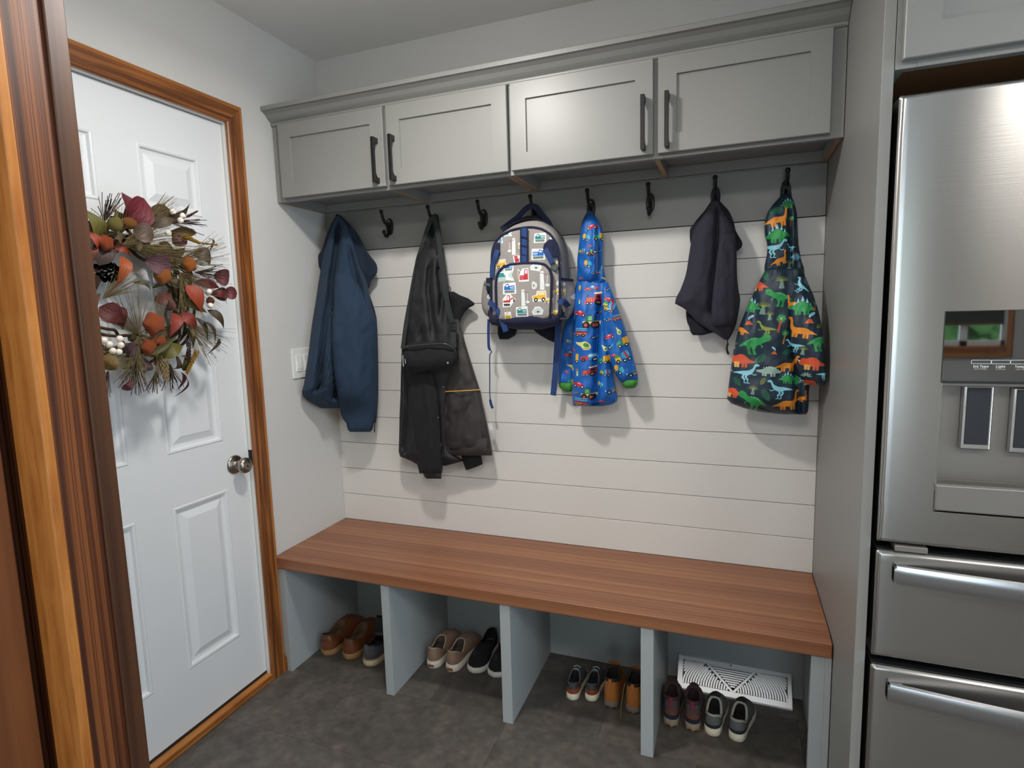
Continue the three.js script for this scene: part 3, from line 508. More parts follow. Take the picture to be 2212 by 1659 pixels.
  mesh('panel_rim', merge([bx(hx0, hx1, hy1 - 0.0015, hy1, FZ - 0.01, FZ + 0.0005), bx(hx0, hx0 + 0.0012, 1.2125, hy1, FZ - 0.01, FZ + 0.0003), bx(hx0, hx1, 1.2085, 1.2125, FZ - 0.03, FZ - 0.001)]), M.darkPlastic, disp);
  mesh('paddle', merge([bx(2.0788, 2.13, 1.0655, 1.2, FZ - 0.05, FZ - 0.034, 0.004)]), M.chrome, disp, 'chrome rimmed black dispenser paddle');
  mesh('paddle_pad', bx(2.0843, 2.1245, 1.0775, 1.1955, FZ - 0.036, FZ - 0.0325, 0.001), std({ color: 0x22252a, roughness: 0.45 }), disp);
  mesh('paddle', bx(2.161, 2.212, 1.0625, 1.197, FZ - 0.05, FZ - 0.034, 0.004), M.chrome, disp);
  mesh('paddle_pad', bx(2.1665, 2.2065, 1.0745, 1.1925, FZ - 0.036, FZ - 0.0325, 0.001), std({ color: 0x22252a, roughness: 0.45 }), disp);
  // tray: shallow dished shelf with a plain front
  const trayShape = new THREE.Shape(); const tw = hx1 - hx0 - 0.003; trayShape.moveTo(0, 0); trayShape.lineTo(tw, 0); trayShape.lineTo(tw, 0.03); trayShape.quadraticCurveTo(tw, 0.05, tw - 0.02, 0.05); trayShape.lineTo(0.02, 0.05); trayShape.quadraticCurveTo(0, 0.05, 0, 0.03); trayShape.lineTo(0, 0);
  const dish = new THREE.Path(); dish.moveTo(0.01, 0.006); dish.lineTo(0.01, 0.03); dish.quadraticCurveTo(0.011, 0.042, 0.025, 0.043); dish.lineTo(tw - 0.025, 0.043); dish.quadraticCurveTo(tw - 0.011, 0.042, tw - 0.01, 0.03); dish.lineTo(tw - 0.01, 0.006); dish.lineTo(0.01, 0.006); trayShape.holes.push(dish);
  const tg = new THREE.ExtrudeGeometry(trayShape, { depth: 0.012, bevelEnabled: true, bevelSize: 0.001, bevelThickness: 0.001, bevelSegments: 1 }); tg.rotateX(-Math.PI / 2).translate(hx0 + 0.0015, 0.986, FZ + 0.0);
  mesh('drip_tray', merge([mapBox(tg), bx(hx0 + 0.0015, hx1 - 0.0015, 0.9425, 0.998, FZ - 0.004, FZ + 0.0035, 0.004), bx(hx0 + 0.004, hx1 - 0.004, 0.978, 0.984, FZ - 0.05, FZ - 0.004)]), M.greyPlastic, disp);
  mesh('spout', merge([new THREE.CylinderGeometry(0.012, 0.008, 0.012, 16).translate(2.19, 1.204, FZ - 0.025), bx(2.03, 2.26, 1.2, 1.2075, FZ - 0.05, FZ - 0.012, 0.002)]), M.greyPlastic, disp);
  // drawers with bowed strap handles
  const drawer = (y0, y1, hy) => {
    const d = mesh('freezer_drawer', bowed(FX0, FX1, y0, y1, null, 0.003), steel, f);
    mesh('drawer_core', bx(FX0 + 0.003, FX1 - 0.003, y0 + 0.004, y1 - 0.004, FZ - doorT + 0.001, FZ - 0.02), M.darkPlastic, d);
    // bevelled grip edge along the top
    mesh('top_lip', bx(FX0 + 0.001, FX1 - 0.001, y1 - 0.006, y1 + 0.001, FZ - doorT, FZ - 0.014, 0.001), M.darkPlastic, d);
    const n = 40, a = 1.9645, b = FX1 - 0.031, geo = [];
    const zz = (t) => FZ + 0.012 + 0.034 * Math.sin(Math.PI * t), hh = 0.0195;
    geo.push(surf(n, 6, (t, s) => V3(lerp(a, b, t), hy + (s - 0.5) * 2 * hh, zz(t) - 0.003 * Math.pow(Math.abs(2 * s - 1), 3)), (t, s) => [t, s * 0.04]));
    geo.push(surf(n, 1, (t, s) => V3(lerp(a, b, t), hy + hh, zz(t) - 0.003 - s * 0.011), null), surf(n, 1, (t, s) => V3(lerp(a, b, t), hy - hh, zz(t) - 0.014 + s * 0.011), null));
    geo.push(surf(n, 1, (t, s) => V3(lerp(a, b, t), hy + (0.5 - s) * 2 * hh, zz(t) - 0.014), null));
    geo.push(bx(a, a + 0.004, hy - hh, hy + hh, FZ - 0.006, FZ + 0.011), bx(b - 0.004, b, hy - hh, hy + hh, FZ - 0.006, FZ + 0.011), bx(a, a + 0.03, hy - hh * 0.9, hy + hh * 0.9, FZ - 0.006, FZ + 0.008, 0.002), bx(b - 0.03, b, hy - hh * 0.9, hy + hh * 0.9, FZ - 0.006, FZ + 0.008, 0.002));
    mesh('handle', merge(geo), M.steelSmooth, d, 'bowed polished steel handle');
  };
  drawer(0.6, 0.842, 0.797); drawer(0.08, 0.578, 0.5265);
}
// ------------------------------------------------------------------ hanging clothes
// rows: [v, uL, uR, zL, zR, front, back]: the outline read from the photo, at its distance from the wall, with the depth of the cloth before and behind it
function cloth(rows, { n = 56, step = 7, folds = [], wrinkle = 0.0025, seed = 1, p = 0.6, cap = true } = {}) {
  const full = []; let last = rows[0].slice(); if (last.length < 7) throw new Error('first row needs all values');
  for (const r of rows) { const q = last.slice(); r.forEach((x, i) => { if (x !== null && x !== undefined) q[i] = x; }); full.push(q); last = q; }
  const ease = (i, t, k) => { const a = full[Math.max(i - 1, 0)], b = full[i], c = full[i + 1], d = full[Math.min(i + 2, full.length - 1)];   // monotone cubic
    const h = c[0] - b[0], s = (c[k] - b[k]) / h, s0 = i > 0 ? (b[k] - a[k]) / (b[0] - a[0]) : s, s1 = i + 2 < full.length ? (d[k] - c[k]) / (d[0] - c[0]) : s;
    const m = (x, y) => (x * y <= 0 ? 0 : 2 * x * y / (x + y)), m0 = m(s0, s) * h, m1 = m(s, s1) * h, t2 = t * t, t3 = t2 * t;
    return (2 * t3 - 3 * t2 + 1) * b[k] + (t3 - 2 * t2 + t) * m0 + (-2 * t3 + 3 * t2) * c[k] + (t3 - t2) * m1; };
  const S = []; for (let i = 0; i + 1 < full.length; i++) { const k = Math.max(1, Math.round((full[i + 1][0] - full[i][0]) / step)); for (let j = 0; j < k; j++) { const t = j / k, q = [lerp(full[i][0], full[i + 1][0], t)]; for (let c = 1; c < 7; c++) q.push(ease(i, t, c)); S.push(q); } } S.push(full[full.length - 1]);
  const nz = fbm([8, 8], 3, seed * 13 + 3), mm = S.length - 1, v0 = S[0][0], v1 = S[mm][0];
  const foldAt = (u, v) => { let d = 0; for (const f of folds) { const P = f.at; if (v < P[0][1] - 1 || v > P[P.length - 1][1] + 1) continue; let k = 0; while (k + 2 < P.length && v > P[k + 1][1]) k++; const t = clamp((v - P[k][1]) / (P[k + 1][1] - P[k][1] || 1)), uc = lerp(P[k][0], P[k + 1][0], t), e = (u - uc) / f.w;
    const fade = Math.min(1, (v - P[0][1]) / 25 + 0.15, (P[P.length - 1][1] - v) / 25 + (f.open ? 1 : 0.1)); d += f.d * Math.exp(-e * e) * clamp(fade); } return d; };
  const pos = (i, j) => { const [v, uL, uR, zL, zR, bf, bb] = S[i], th = j / n * Math.PI * 2, s = (1 - Math.cos(th)) / 2, u = lerp(uL, uR, s), zb = lerp(zL, zR, s), sn = Math.sin(th);
    if (j <= n / 2) { const k = Math.pow(Math.max(sn, 0), p), mask = smooth(sn * 1.6); const z = zb + bf * k + mask * (foldAt(u, v) + (nz(u / 97, v / 131) - 0.5) * 4 * wrinkle + (nz(u / 180 + 0.3, v / 900) - 0.5) * 5 * wrinkle); return at(u, v, 'z', Math.max(z, 0.008)); }
    const L = at(uL, v, 'z', zL), R = at(uR, v, 'z', zR); const q = L.lerp(R, s); q.z = Math.max(zb - bb * Math.pow(Math.max(-sn, 0), 0.7), 0.006); return q; };
  const P = [], U = [], I = [];
  for (let i = 0; i <= mm; i++) for (let j = 0; j < n; j++) { const q = pos(i, j); P.push(q.x, q.y, q.z); U.push(q.x, q.y); }
  for (let i = 0; i < mm; i++) for (let j = 0; j < n; j++) { const a = i * n + j, b = i * n + (j + 1) % n, c = a + n, d = b + n; I.push(a, c, b, b, c, d); }
  if (cap) for (const e of [0, mm]) { const c = V3(); for (let j = 0; j < n; j++) c.add(V3(P[(e * n + j) * 3], P[(e * n + j) * 3 + 1], P[(e * n + j) * 3 + 2])); c.multiplyScalar(1 / n); const id = P.length / 3; P.push(c.x, c.y, c.z); U.push(c.x, c.y); for (let j = 0; j < n; j++) { const a = e * n + j, b = e * n + (j + 1) % n; e ? I.push(a, id, b) : I.push(a, b, id); } }
  const g = new THREE.BufferGeometry(); g.setAttribute('position', new THREE.Float32BufferAttribute(P, 3)); g.setAttribute('uv', new THREE.Float32BufferAttribute(U, 2)); g.setIndex(I); g.computeVertexNormals();
  return g;
}
// a strap of webbing through [u, v, z] points
function ribbon(pts, width, thick = 0.0022, seg = 30, twist = null) {
  const c = new THREE.CatmullRomCurve3(pts.map(([u, v, z]) => at(u, v, 'z', z)), false, 'catmullrom', 0.4), P = [];
  const ring = []; for (let i = 0; i <= seg; i++) { const t = i / seg, q = c.getPoint(t), d = c.getTangent(t); let w = V3(-d.y, d.x, 0); if (w.lengthSq() < 1e-4) w.set(1, 0, 0); w.normalize(); if (twist) w.applyAxisAngle(d, twist(t)); const nn = w.clone().cross(d).normalize(); const ww = typeof width === 'function' ? width(t) : width;
    ring.push([q.clone().addScaledVector(w, ww / 2).addScaledVector(nn, thick / 2), q.clone().addScaledVector(w, -ww / 2).addScaledVector(nn, thick / 2), q.clone().addScaledVector(w, -ww / 2).addScaledVector(nn, -thick / 2), q.clone().addScaledVector(w, ww / 2).addScaledVector(nn, -thick / 2), t * c.getLength()]); }
  const U = [], put = (q, a, b) => { P.push(q.x, q.y, q.z); U.push(a, b); };
  for (let i = 0; i < seg; i++) for (let k = 0; k < 4; k++) { const m = (k + 1) % 4, A = ring[i], B = ring[i + 1], ua = [0, 1, 1, 0][k] * 0.025, ub = [0, 1, 1, 0][m] * 0.025; for (const [q, a, b] of [[A[k], ua, A[4]], [A[m], ub, A[4]], [B[m], ub, B[4]], [A[k], ua, A[4]], [B[m], ub, B[4]], [B[k], ua, B[4]]]) put(q, a, b); }
  for (const R of [ring[0], ring[seg]]) for (const k of [0, 1, 2, 0, 2, 3]) put(R[k], 0, 0);
  const g = new THREE.BufferGeometry(); g.setAttribute('position', new THREE.Float32BufferAttribute(P, 3)); g.setAttribute('uv', new THREE.Float32BufferAttribute(U, 2)); g.computeVertexNormals(); return g;
}
const fabric = (color, o = {}) => phys({ color, roughness: 0.9, bumpMap: weave, bumpScale: 0.0006, sheen: 0.12, sheenRoughness: 0.6, sheenColor: new THREE.Color(color).lerp(new THREE.Color(0xffffff), 0.4), side: THREE.DoubleSide, ...o });
Object.assign(M, { blueFleece: fabric(0x21364c), blueDark: fabric(0x182536), navyFleece: fabric(0x2e2d3a), navyDark: fabric(0x1c1b25), black: fabric(0x17171a), blackShell: fabric(0x1b1b1f, { roughness: 0.6 }), charcoal: fabric(0x34302f, { roughness: 0.55 }), plum: fabric(0x2a2426, { roughness: 0.6 }), greenStrap: fabric(0x23282a, { roughness: 0.7 }) });
{ // blue jacket
  const t = thing('jacket', 'plain blue fleece jacket hanging by its hood in the corner', 'jacket', at(730, 700, 'z', 0.1).toArray());
  mesh('hood', cloth([[465, 726, 736, 0.05, 0.05, 0.012, 0.012], [482, 716, 752], [505, 706, 772, , , 0.02], [535, 697, 788], [556, 684, 802, 0.06, 0.055], [567, 680, 811], [579, 690, 815], [590, 694, 814], [603, 700, 803], [622, 702, 797]], { folds: [{ at: [[742, 490], [772, 560], [790, 610]], w: 7, d: 0.012 }], seed: 2 }), M.blueDark, t);
  mesh('body', cloth([[466, 727, 735, 0.066, 0.066, 0.012, 0.01], [482, 720, 746, 0.068, 0.068, 0.02], [505, 712, 757, 0.075, 0.072, 0.03], [535, 703, 766, 0.085, 0.08, 0.036], [570, 695, 776, 0.1, 0.085, 0.045], [610, 688, 792, 0.108, 0.085, 0.055], [650, 682, 800, 0.13, 0.085, 0.06], [700, 674, 811, 0.16, 0.085, 0.06, 0.02], [750, 668, 812, 0.19, 0.08, 0.06, 0.03], [800, 661, 800, 0.215, 0.08, 0.06, 0.04], [832, 656, 780, 0.235, 0.08, 0.055, 0.05], [846, 652, 765, 0.245, 0.085, 0.05, 0.05], [858, 657, 752, 0.235, 0.09, 0.045], [870, 672, 745, 0.205, 0.1, 0.035], [882, 694, 740, 0.15, 0.1, 0.025]], { folds: [{ at: [[733, 478], [728, 520], [718, 590], [705, 680], [697, 760], [688, 840]], w: 6, d: -0.075, open: true }, { at: [[722, 500], [712, 600], [692, 720], [676, 840]], w: 9, d: 0.014, open: true }, { at: [[752, 530], [766, 590], [782, 660]], w: 6, d: -0.03 }, { at: [[770, 540], [790, 620], [803, 680]], w: 7, d: 0.02 }, { at: [[708, 600], [703, 740], [706, 870]], w: 9, d: 0.03, open: true }, { at: [[722, 640], [716, 740], [724, 860]], w: 6, d: -0.04, open: true }], seed: 3 }), M.blueFleece, t);
  mesh('sleeve', cloth([[588, 730, 757, 0.145, 0.12, 0.014, 0.012], [600, 724, 765, 0.155, 0.12, 0.024], [625, 722, 781, 0.165, 0.115, 0.036], [660, 721, 800, 0.178, 0.1, 0.046, 0.02], [700, 718, 812, 0.19, 0.09, 0.05, 0.025], [750, 717, 813, 0.195, 0.085, 0.052], [800, 720, 814, 0.195, 0.085, 0.052], [850, 729, 813, 0.18, 0.085, 0.048], [885, 734, 812, 0.12, 0.085, 0.038], [905, 741, 809, 0.118, 0.085, 0.034], [914, 748, 806], [928, 751, 803], [933, 756, 800, , , 0.02, 0.015]], { folds: [{ at: [[760, 640], [775, 760], [770, 900]], w: 16, d: 0.008 }], seed: 4 }), M.blueFleece, t);
  mesh('front_edge', ribbon([[797, 640, 0.075], [811, 690, 0.078], [814, 780, 0.075], [814, 850, 0.07], [811, 905, 0.07]], 0.008, 0.006, 40), M.blueDark, t);
  mesh('zipper_pull', merge([tube([at(811, 903, 'z', 0.075), at(810, 912, 'z', 0.078)], 0.0042, 6), tube([at(809.5, 912, 'z', 0.079), at(809, 933, 'z', 0.079)], 0.0022, 8)]), M.blackMetal, t);
}
{ // small navy jacket
  const t = thing('jacket', 'small plain navy fleece jacket hanging by its collar', 'jacket', at(1545, 580, 'z', 0.07).toArray());
  mesh('collar', cloth([[430, 1539, 1551, 0.045, 0.045, 0.008, 0.012], [442, 1531, 1562], [455, 1522, 1574, , , 0.014], [480, 1501, 1585], [498, 1490, 1589], [512, 1490, 1597], [526, 1492, 1604], [534, 1497, 1602], [543, 1510, 1592], [552, 1530, 1588]], { seed: 5 }), M.navyDark, t);
  mesh('hanging_loop', ribbon([[1540, 437, 0.055], [1541, 422, 0.058], [1546, 414, 0.06], [1552, 422, 0.058], [1553, 437, 0.055]], 0.007, 0.003), M.navyDark, t);
  mesh('under_layer', cloth([[640, 1482, 1560, 0.05, 0.05, 0.015, 0.012], [680, 1482, 1556], [698, 1485, 1552], [706, 1489, 1550], [718, 1492, 1542], [724, 1497, 1518, , , 0.01]], { seed: 6 }), M.navyDark, t);
  mesh('body', cloth([[434, 1540, 1552, 0.06, 0.06, 0.01, 0.01], [450, 1529, 1558, , , 0.018], [470, 1516, 1571, , , 0.026], [500, 1498, 1587, 0.06, 0.058, 0.035], [540, 1490, 1590, 0.065, 0.06, 0.042], [590, 1482, 1592, 0.07, 0.06, 0.046], [625, 1470, 1595, 0.075, 0.06, 0.046], [648, 1459, 1599, 0.08, 0.06, 0.044], [656, 1458, 1598], [664, 1474, 1597, , , 0.04], [676, 1488, 1595, , , 0.036], [692, 1503, 1592, , , 0.032], [706, 1522, 1588, 0.078, 0.06, 0.028], [720, 1545, 1582, , , 0.022], [734, 1566, 1574, , , 0.012]], { folds: [{ at: [[1547, 445], [1551, 480], [1549, 530], [1540, 600], [1536, 690]], w: 4.5, d: -0.035 }, { at: [[1525, 480], [1505, 600], [1490, 650]], w: 14, d: 0.012, open: true }, { at: [[1540, 650], [1518, 685], [1500, 700]], w: 5, d: -0.008 }], seed: 7 }), M.navyFleece, t);
  mesh('sleeve', cloth([[505, 1568, 1586, 0.09, 0.075, 0.012, 0.012], [515, 1560, 1589, , , 0.018], [540, 1551, 1591, 0.095, 0.075, 0.026], [590, 1545, 1592, 0.098, 0.075, 0.032], [640, 1539, 1593, 0.1, 0.075, 0.034], [675, 1537, 1592], [695, 1537, 1590, , , 0.03], [702, 1541, 1584, , , 0.026], [705, 1550, 1574, , , 0.012]], { seed: 8 }), M.navyFleece, t);
  mesh('zipper_pull', merge([tube([at(1571, 730, 'z', 0.07), at(1572, 743, 'z', 0.07)], 0.0018, 6), tube([at(1572, 743, 'z', 0.07), at(1570, 754, 'z', 0.07), at(1573, 764, 'z', 0.068)], 0.0032, 10)]), M.blackMetal, t);
}
{ // black jacket with charcoal front
  const t = thing('jacket', 'long black jacket with charcoal front panel and yellow piping hanging on hook', 'jacket', at(940, 760, 'z', 0.09).toArray());
  mesh('hood', cloth([[464, 930, 945, 0.05, 0.05, 0.012, 0.012], [478, 926, 947], [496, 920, 951, , , 0.02], [520, 912, 953, 0.055, 0.055, 0.03], [540, 904, 957, , , 0.036], [560, 899, 960, , , 0.042], [580, 896, 962]], { folds: [{ at: [[934, 482], [934, 520], [933, 580]], w: 4, d: -0.02, open: true }, { at: [[941, 480], [945, 560]], w: 4, d: 0.012, open: true }], seed: 11 }), M.black, t);
  mesh('body', cloth([[535, 906, 957, 0.06, 0.06, 0.035, 0.02], [560, 898, 960, 0.065, 0.065, 0.045], [600, 892, 965, 0.07, 0.07, 0.055, 0.03], [640, 886, 970, , , 0.06], [680, 880, 975, , , 0.06], [720, 874, 984, , , 0.06], [750, 869, 990], [800, 866, 985], [850, 865, 972, , , 0.055], [900, 863, 965], [950, 862, 965], [976, 861, 972, , , 0.05], [986, 864, 984], [996, 888, 1000, , , 0.03], [1006, 905, 965, , , 0.02]], { folds: [{ at: [[930, 560], [925, 620], [932, 680], [940, 740]], w: 5, d: -0.03 }, { at: [[946, 560], [955, 640], [950, 700]], w: 6, d: -0.025 }, { at: [[905, 640], [920, 650], [935, 655]], w: 18, d: 0.012 }, { at: [[912, 700], [908, 745]], w: 5, d: -0.02 }, { at: [[876, 790], [880, 880], [872, 970]], w: 6, d: -0.025, open: true }, { at: [[930, 800], [945, 900], [952, 990]], w: 5, d: -0.025 }, { at: [[890, 560], [884, 720]], w: 8, d: 0.012 }], wrinkle: 0.0028, seed: 12 }), M.blackShell, t);
  const sl = mesh('sleeve', cloth([[800, 885, 935, 0.1, 0.1, 0.03, 0.015], [840, 882, 945, , , 0.036, 0.02], [890, 884, 949, , , 0.04], [940, 892, 952, , , 0.038], [985, 899, 954, , , 0.034], [1010, 903, 955, , , 0.03], [1022, 906, 954, , , 0.028]], { folds: [{ at: [[915, 810], [930, 900], [935, 1015]], w: 8, d: 0.01, open: true }], wrinkle: 0.0028, seed: 13 }), M.black, t);
  mesh('cuff', cloth([[1018, 912, 953, 0.1, 0.1, 0.022, 0.012], [1030, 917, 953], [1034, 921, 953, , , 0.018]], { seed: 14 }), M.blackShell, sl);
  const pn = mesh('front_panel', cloth([[690, 972, 990, 0.075, 0.07, 0.012, 0.012], [715, 968, 998, , , 0.02], [745, 964, 1006, 0.08, 0.065, 0.028], [790, 960, 1020, , , 0.035], [840, 956, 1036, , , 0.035], [843, 956, 1037], [846, 955, 1038], [880, 954, 1044], [920, 954, 1053, , , 0.036], [955, 956, 1059], [968, 957, 1062], [980, 960, 1063, , , 0.03], [984, 972, 1063, , , 0.02]], { folds: [{ at: [[1000, 760], [1010, 800], [1015, 838]], w: 14, d: 0.008 }, { at: [[965, 930], [990, 945], [1030, 950]], w: 10, d: -0.006 }], wrinkle: 0.0026, seed: 15 }), M.charcoal, t, 'charcoal nylon front panel');
  mesh('lower_panel', cloth([[846, 958, 1037, 0.082, 0.066, 0.036, 0.012], [880, 956, 1044, , , 0.037], [920, 956, 1052.5, , , 0.038], [950, 958, 1058.5], [966, 959, 1061, , , 0.034], [972, 962, 1061, , , 0.026]], { wrinkle: 0.005, seed: 16, folds: [{ at: [[960, 930], [985, 942], [1040, 950]], w: 12, d: 0.008 }] }), M.plum, pn, 'plum black quilted lower lining');
  mesh('piping', tube([[951, 846.5], [975, 845.5], [1005, 844], [1037, 842]].map(([u, v], i) => at(u, v, 'z', [0.104, 0.121, 0.121, 0.092][i])), 0.0022, 30, 8), std({ color: 0xc9963f, roughness: 0.6 }), pn, 'yellow piping line');
  mesh('zipper', tube([[952, 850], [953, 900], [955, 950], [956, 985]].map(([u, v]) => at(u, v, 'z', 0.112)), 0.0022, 24, 6), M.darkPlastic, t);
  mesh('zipper_pull', merge([tube([at(953, 958, 'z', 0.117), at(951, 968, 'z', 0.118)], 0.0018, 6), tube([at(951, 968, 'z', 0.118), at(948, 976, 'z', 0.118)], 0.0024, 6)]), M.nickel, t);
  mesh('collar', cloth([[630, 970, 980, 0.05, 0.05, 0.008, 0.01], [637, 969, 992, , , 0.014], [645, 969, 1012, , , 0.018], [655, 970, 1025], [659, 971, 1024], [666, 972, 1011, , , 0.016], [680, 973, 1000], [700, 973, 993], [722, 974, 995]], { seed: 17 }), M.black, t);
  mesh('sleeve', cloth([[965, 992, 1037, 0.045, 0.045, 0.02, 0.015], [985, 997, 1039], [996, 999, 1041], [1003, 1002, 1042], [1009, 1004, 1028, , , 0.016], [1015, 1006, 1011, , , 0.008]], { seed: 18 }), M.black, t);
  mesh('care_label', ribbon([[1058, 916, 0.05], [1062, 928, 0.055], [1066, 941, 0.05]], 0.016, 0.001, 8), std({ color: 0xd8d8d4, roughness: 0.8 }), t, 'white care label');
  for (const [u, v] of [[874, 981], [958, 836], [947, 902]]) mesh('snap', new THREE.SphereGeometry(0.003, 10, 8).translate(...at(u, v, 'z', v > 950 ? 0.112 : 0.122).toArray()), M.nickel, t);
}
{ // waist pack slung over the black jacket
  const t = thing('waist_pack', 'small black zipped waist pack slung over the black jacket', 'bag', at(927, 772, 'z', 0.16).toArray());
  const zz = 0.168;
  const p = mesh('pouch', cloth([[739, 893, 968, zz, zz - 0.02, 0.012, 0.012], [744, 880, 976, , , 0.022], [752, 869, 983, , , 0.034, 0.016], [766, 867, 987, , , 0.042], [780, 869, 986, , , 0.042], [790, 874, 981, , , 0.036], [797, 886, 966, , , 0.026], [801, 900, 950, , , 0.012]], { wrinkle: 0.004, seed: 21 }), M.black, t);
  mesh('zipper', tube([[869, 756], [876, 750], [900, 746.5], [930, 743.5], [960, 743], [976, 750], [984, 762]].map(([u, v], i) => at(u, v, 'z', [0.19, 0.202, 0.205, 0.205, 0.199, 0.185, 0.168][i])), 0.004, 40, 8), std({ color: 0x3b3b3d, roughness: 0.22, metalness: 0.2 }), p, 'glossy water resistant zipper');
  mesh('zipper_pull', merge([tube([at(870, 768, 'z', 0.194), at(871.5, 791, 'z', 0.198)], 0.0024, 8), tube([at(875, 776, 'z', 0.203), at(876, 785, 'z', 0.203)], 0.0016, 6)]), M.chrome, p);
  mesh('badge', new THREE.SphereGeometry(0.0045, 12, 8).scale(1, 1, 0.4).translate(...at(967, 784, 'z', 0.194).toArray()), M.chrome, p);
  mesh('strap', ribbon([[932, 470, 0.068], [917, 515, 0.08], [900, 575, 0.088], [888, 640, 0.098], [877, 700, 0.112], [870, 752, 0.168]], 0.018, 0.003, 40), M.greenStrap, t);
  mesh('strap', ribbon([[937, 466, 0.068], [947, 510, 0.098], [954, 570, 0.118], [962, 630, 0.132], [970, 670, 0.135], [977, 696, 0.135]], 0.02, 0.003, 40), M.greenStrap, t);
  mesh('strap', ribbon([[979, 712, 0.137], [980, 735, 0.146], [980, 752, 0.155]], 0.021, 0.003, 12), M.greenStrap, t);
  const b = at(980, 703, 'z', 0.142);
  mesh('buckle', merge([new RoundedBoxGeometry(0.024, 0.012, 0.008, 2, 0.002).translate(b.x, b.y + 0.012, b.z), new RoundedBoxGeometry(0.02, 0.024, 0.009, 2, 0.003).translate(b.x + 0.001, b.y - 0.008, b.z), new RoundedBoxGeometry(0.003, 0.034, 0.009, 1, 0.001).translate(b.x - 0.012, b.y, b.z)]), M.darkPlastic, t, 'black plastic side release buckle');
  mesh('cord_loop', tube([[966, 640], [967, 622], [972, 620], [974, 626], [973, 640]].map(([u, v]) => at(u, v, 'z', 0.12)), 0.0012, 20, 6), M.darkPlastic, t);
}
// ------------------------------------------------------------------ printed fabric: small drawn motifs placed on the cloth in metres
function printCanvas(x0, x1, y0, y1, res, bg) {
  const c = document.createElement('canvas'); c.width = Math.round((x1 - x0) * res); c.height = Math.round((y1 - y0) * res); const g = c.getContext('2d'); g.fillStyle = bg; g.fillRect(0, 0, c.width, c.height); g.lineJoin = g.lineCap = 'round';
  return { c, g, draw(kind, x, y, size, rot = 0, flip = 1, col) { g.save(); g.translate((x - x0) * res, (y1 - y) * res); g.rotate(rot); g.scale(size * res * flip, size * res); kind(g, col); g.restore(); },
    texture() { const t = new THREE.CanvasTexture(c); t.colorSpace = THREE.SRGBColorSpace; t.wrapS = t.wrapT = THREE.ClampToEdgeWrapping; t.repeat.set(1 / (x1 - x0), 1 / (y1 - y0)); t.offset.set(-x0 / (x1 - x0), -y0 / (y1 - y0)); return t; } };
}
// all motifs live in a box about 1 wide, centred, y down, facing left
const poly = (g, col, pts) => { g.fillStyle = col; g.beginPath(); pts.forEach(([x, y], i) => (i ? g.lineTo(x, y) : g.moveTo(x, y))); g.closePath(); g.fill(); };
const blob = (g, col, pts) => { g.fillStyle = col; g.beginPath(); const n = pts.length; for (let i = 0; i < n; i++) { const a = pts[i], b = pts[(i + 1) % n], m = [(a[0] + b[0]) / 2, (a[1] + b[1]) / 2]; i ? g.quadraticCurveTo(a[0], a[1], m[0], m[1]) : (() => { const z = pts[n - 1]; g.moveTo((z[0] + a[0]) / 2, (z[1] + a[1]) / 2); g.quadraticCurveTo(a[0], a[1], m[0], m[1]); })(); } g.closePath(); g.fill(); };
const disc = (g, col, x, y, r) => { g.fillStyle = col; g.beginPath(); g.arc(x, y, r, 0, 7); g.fill(); };
const stroke = (g, col, w, pts) => { g.strokeStyle = col; g.lineWidth = w; g.beginPath(); pts.forEach(([x, y], i) => (i ? g.lineTo(x, y) : g.moveTo(x, y))); g.stroke(); };
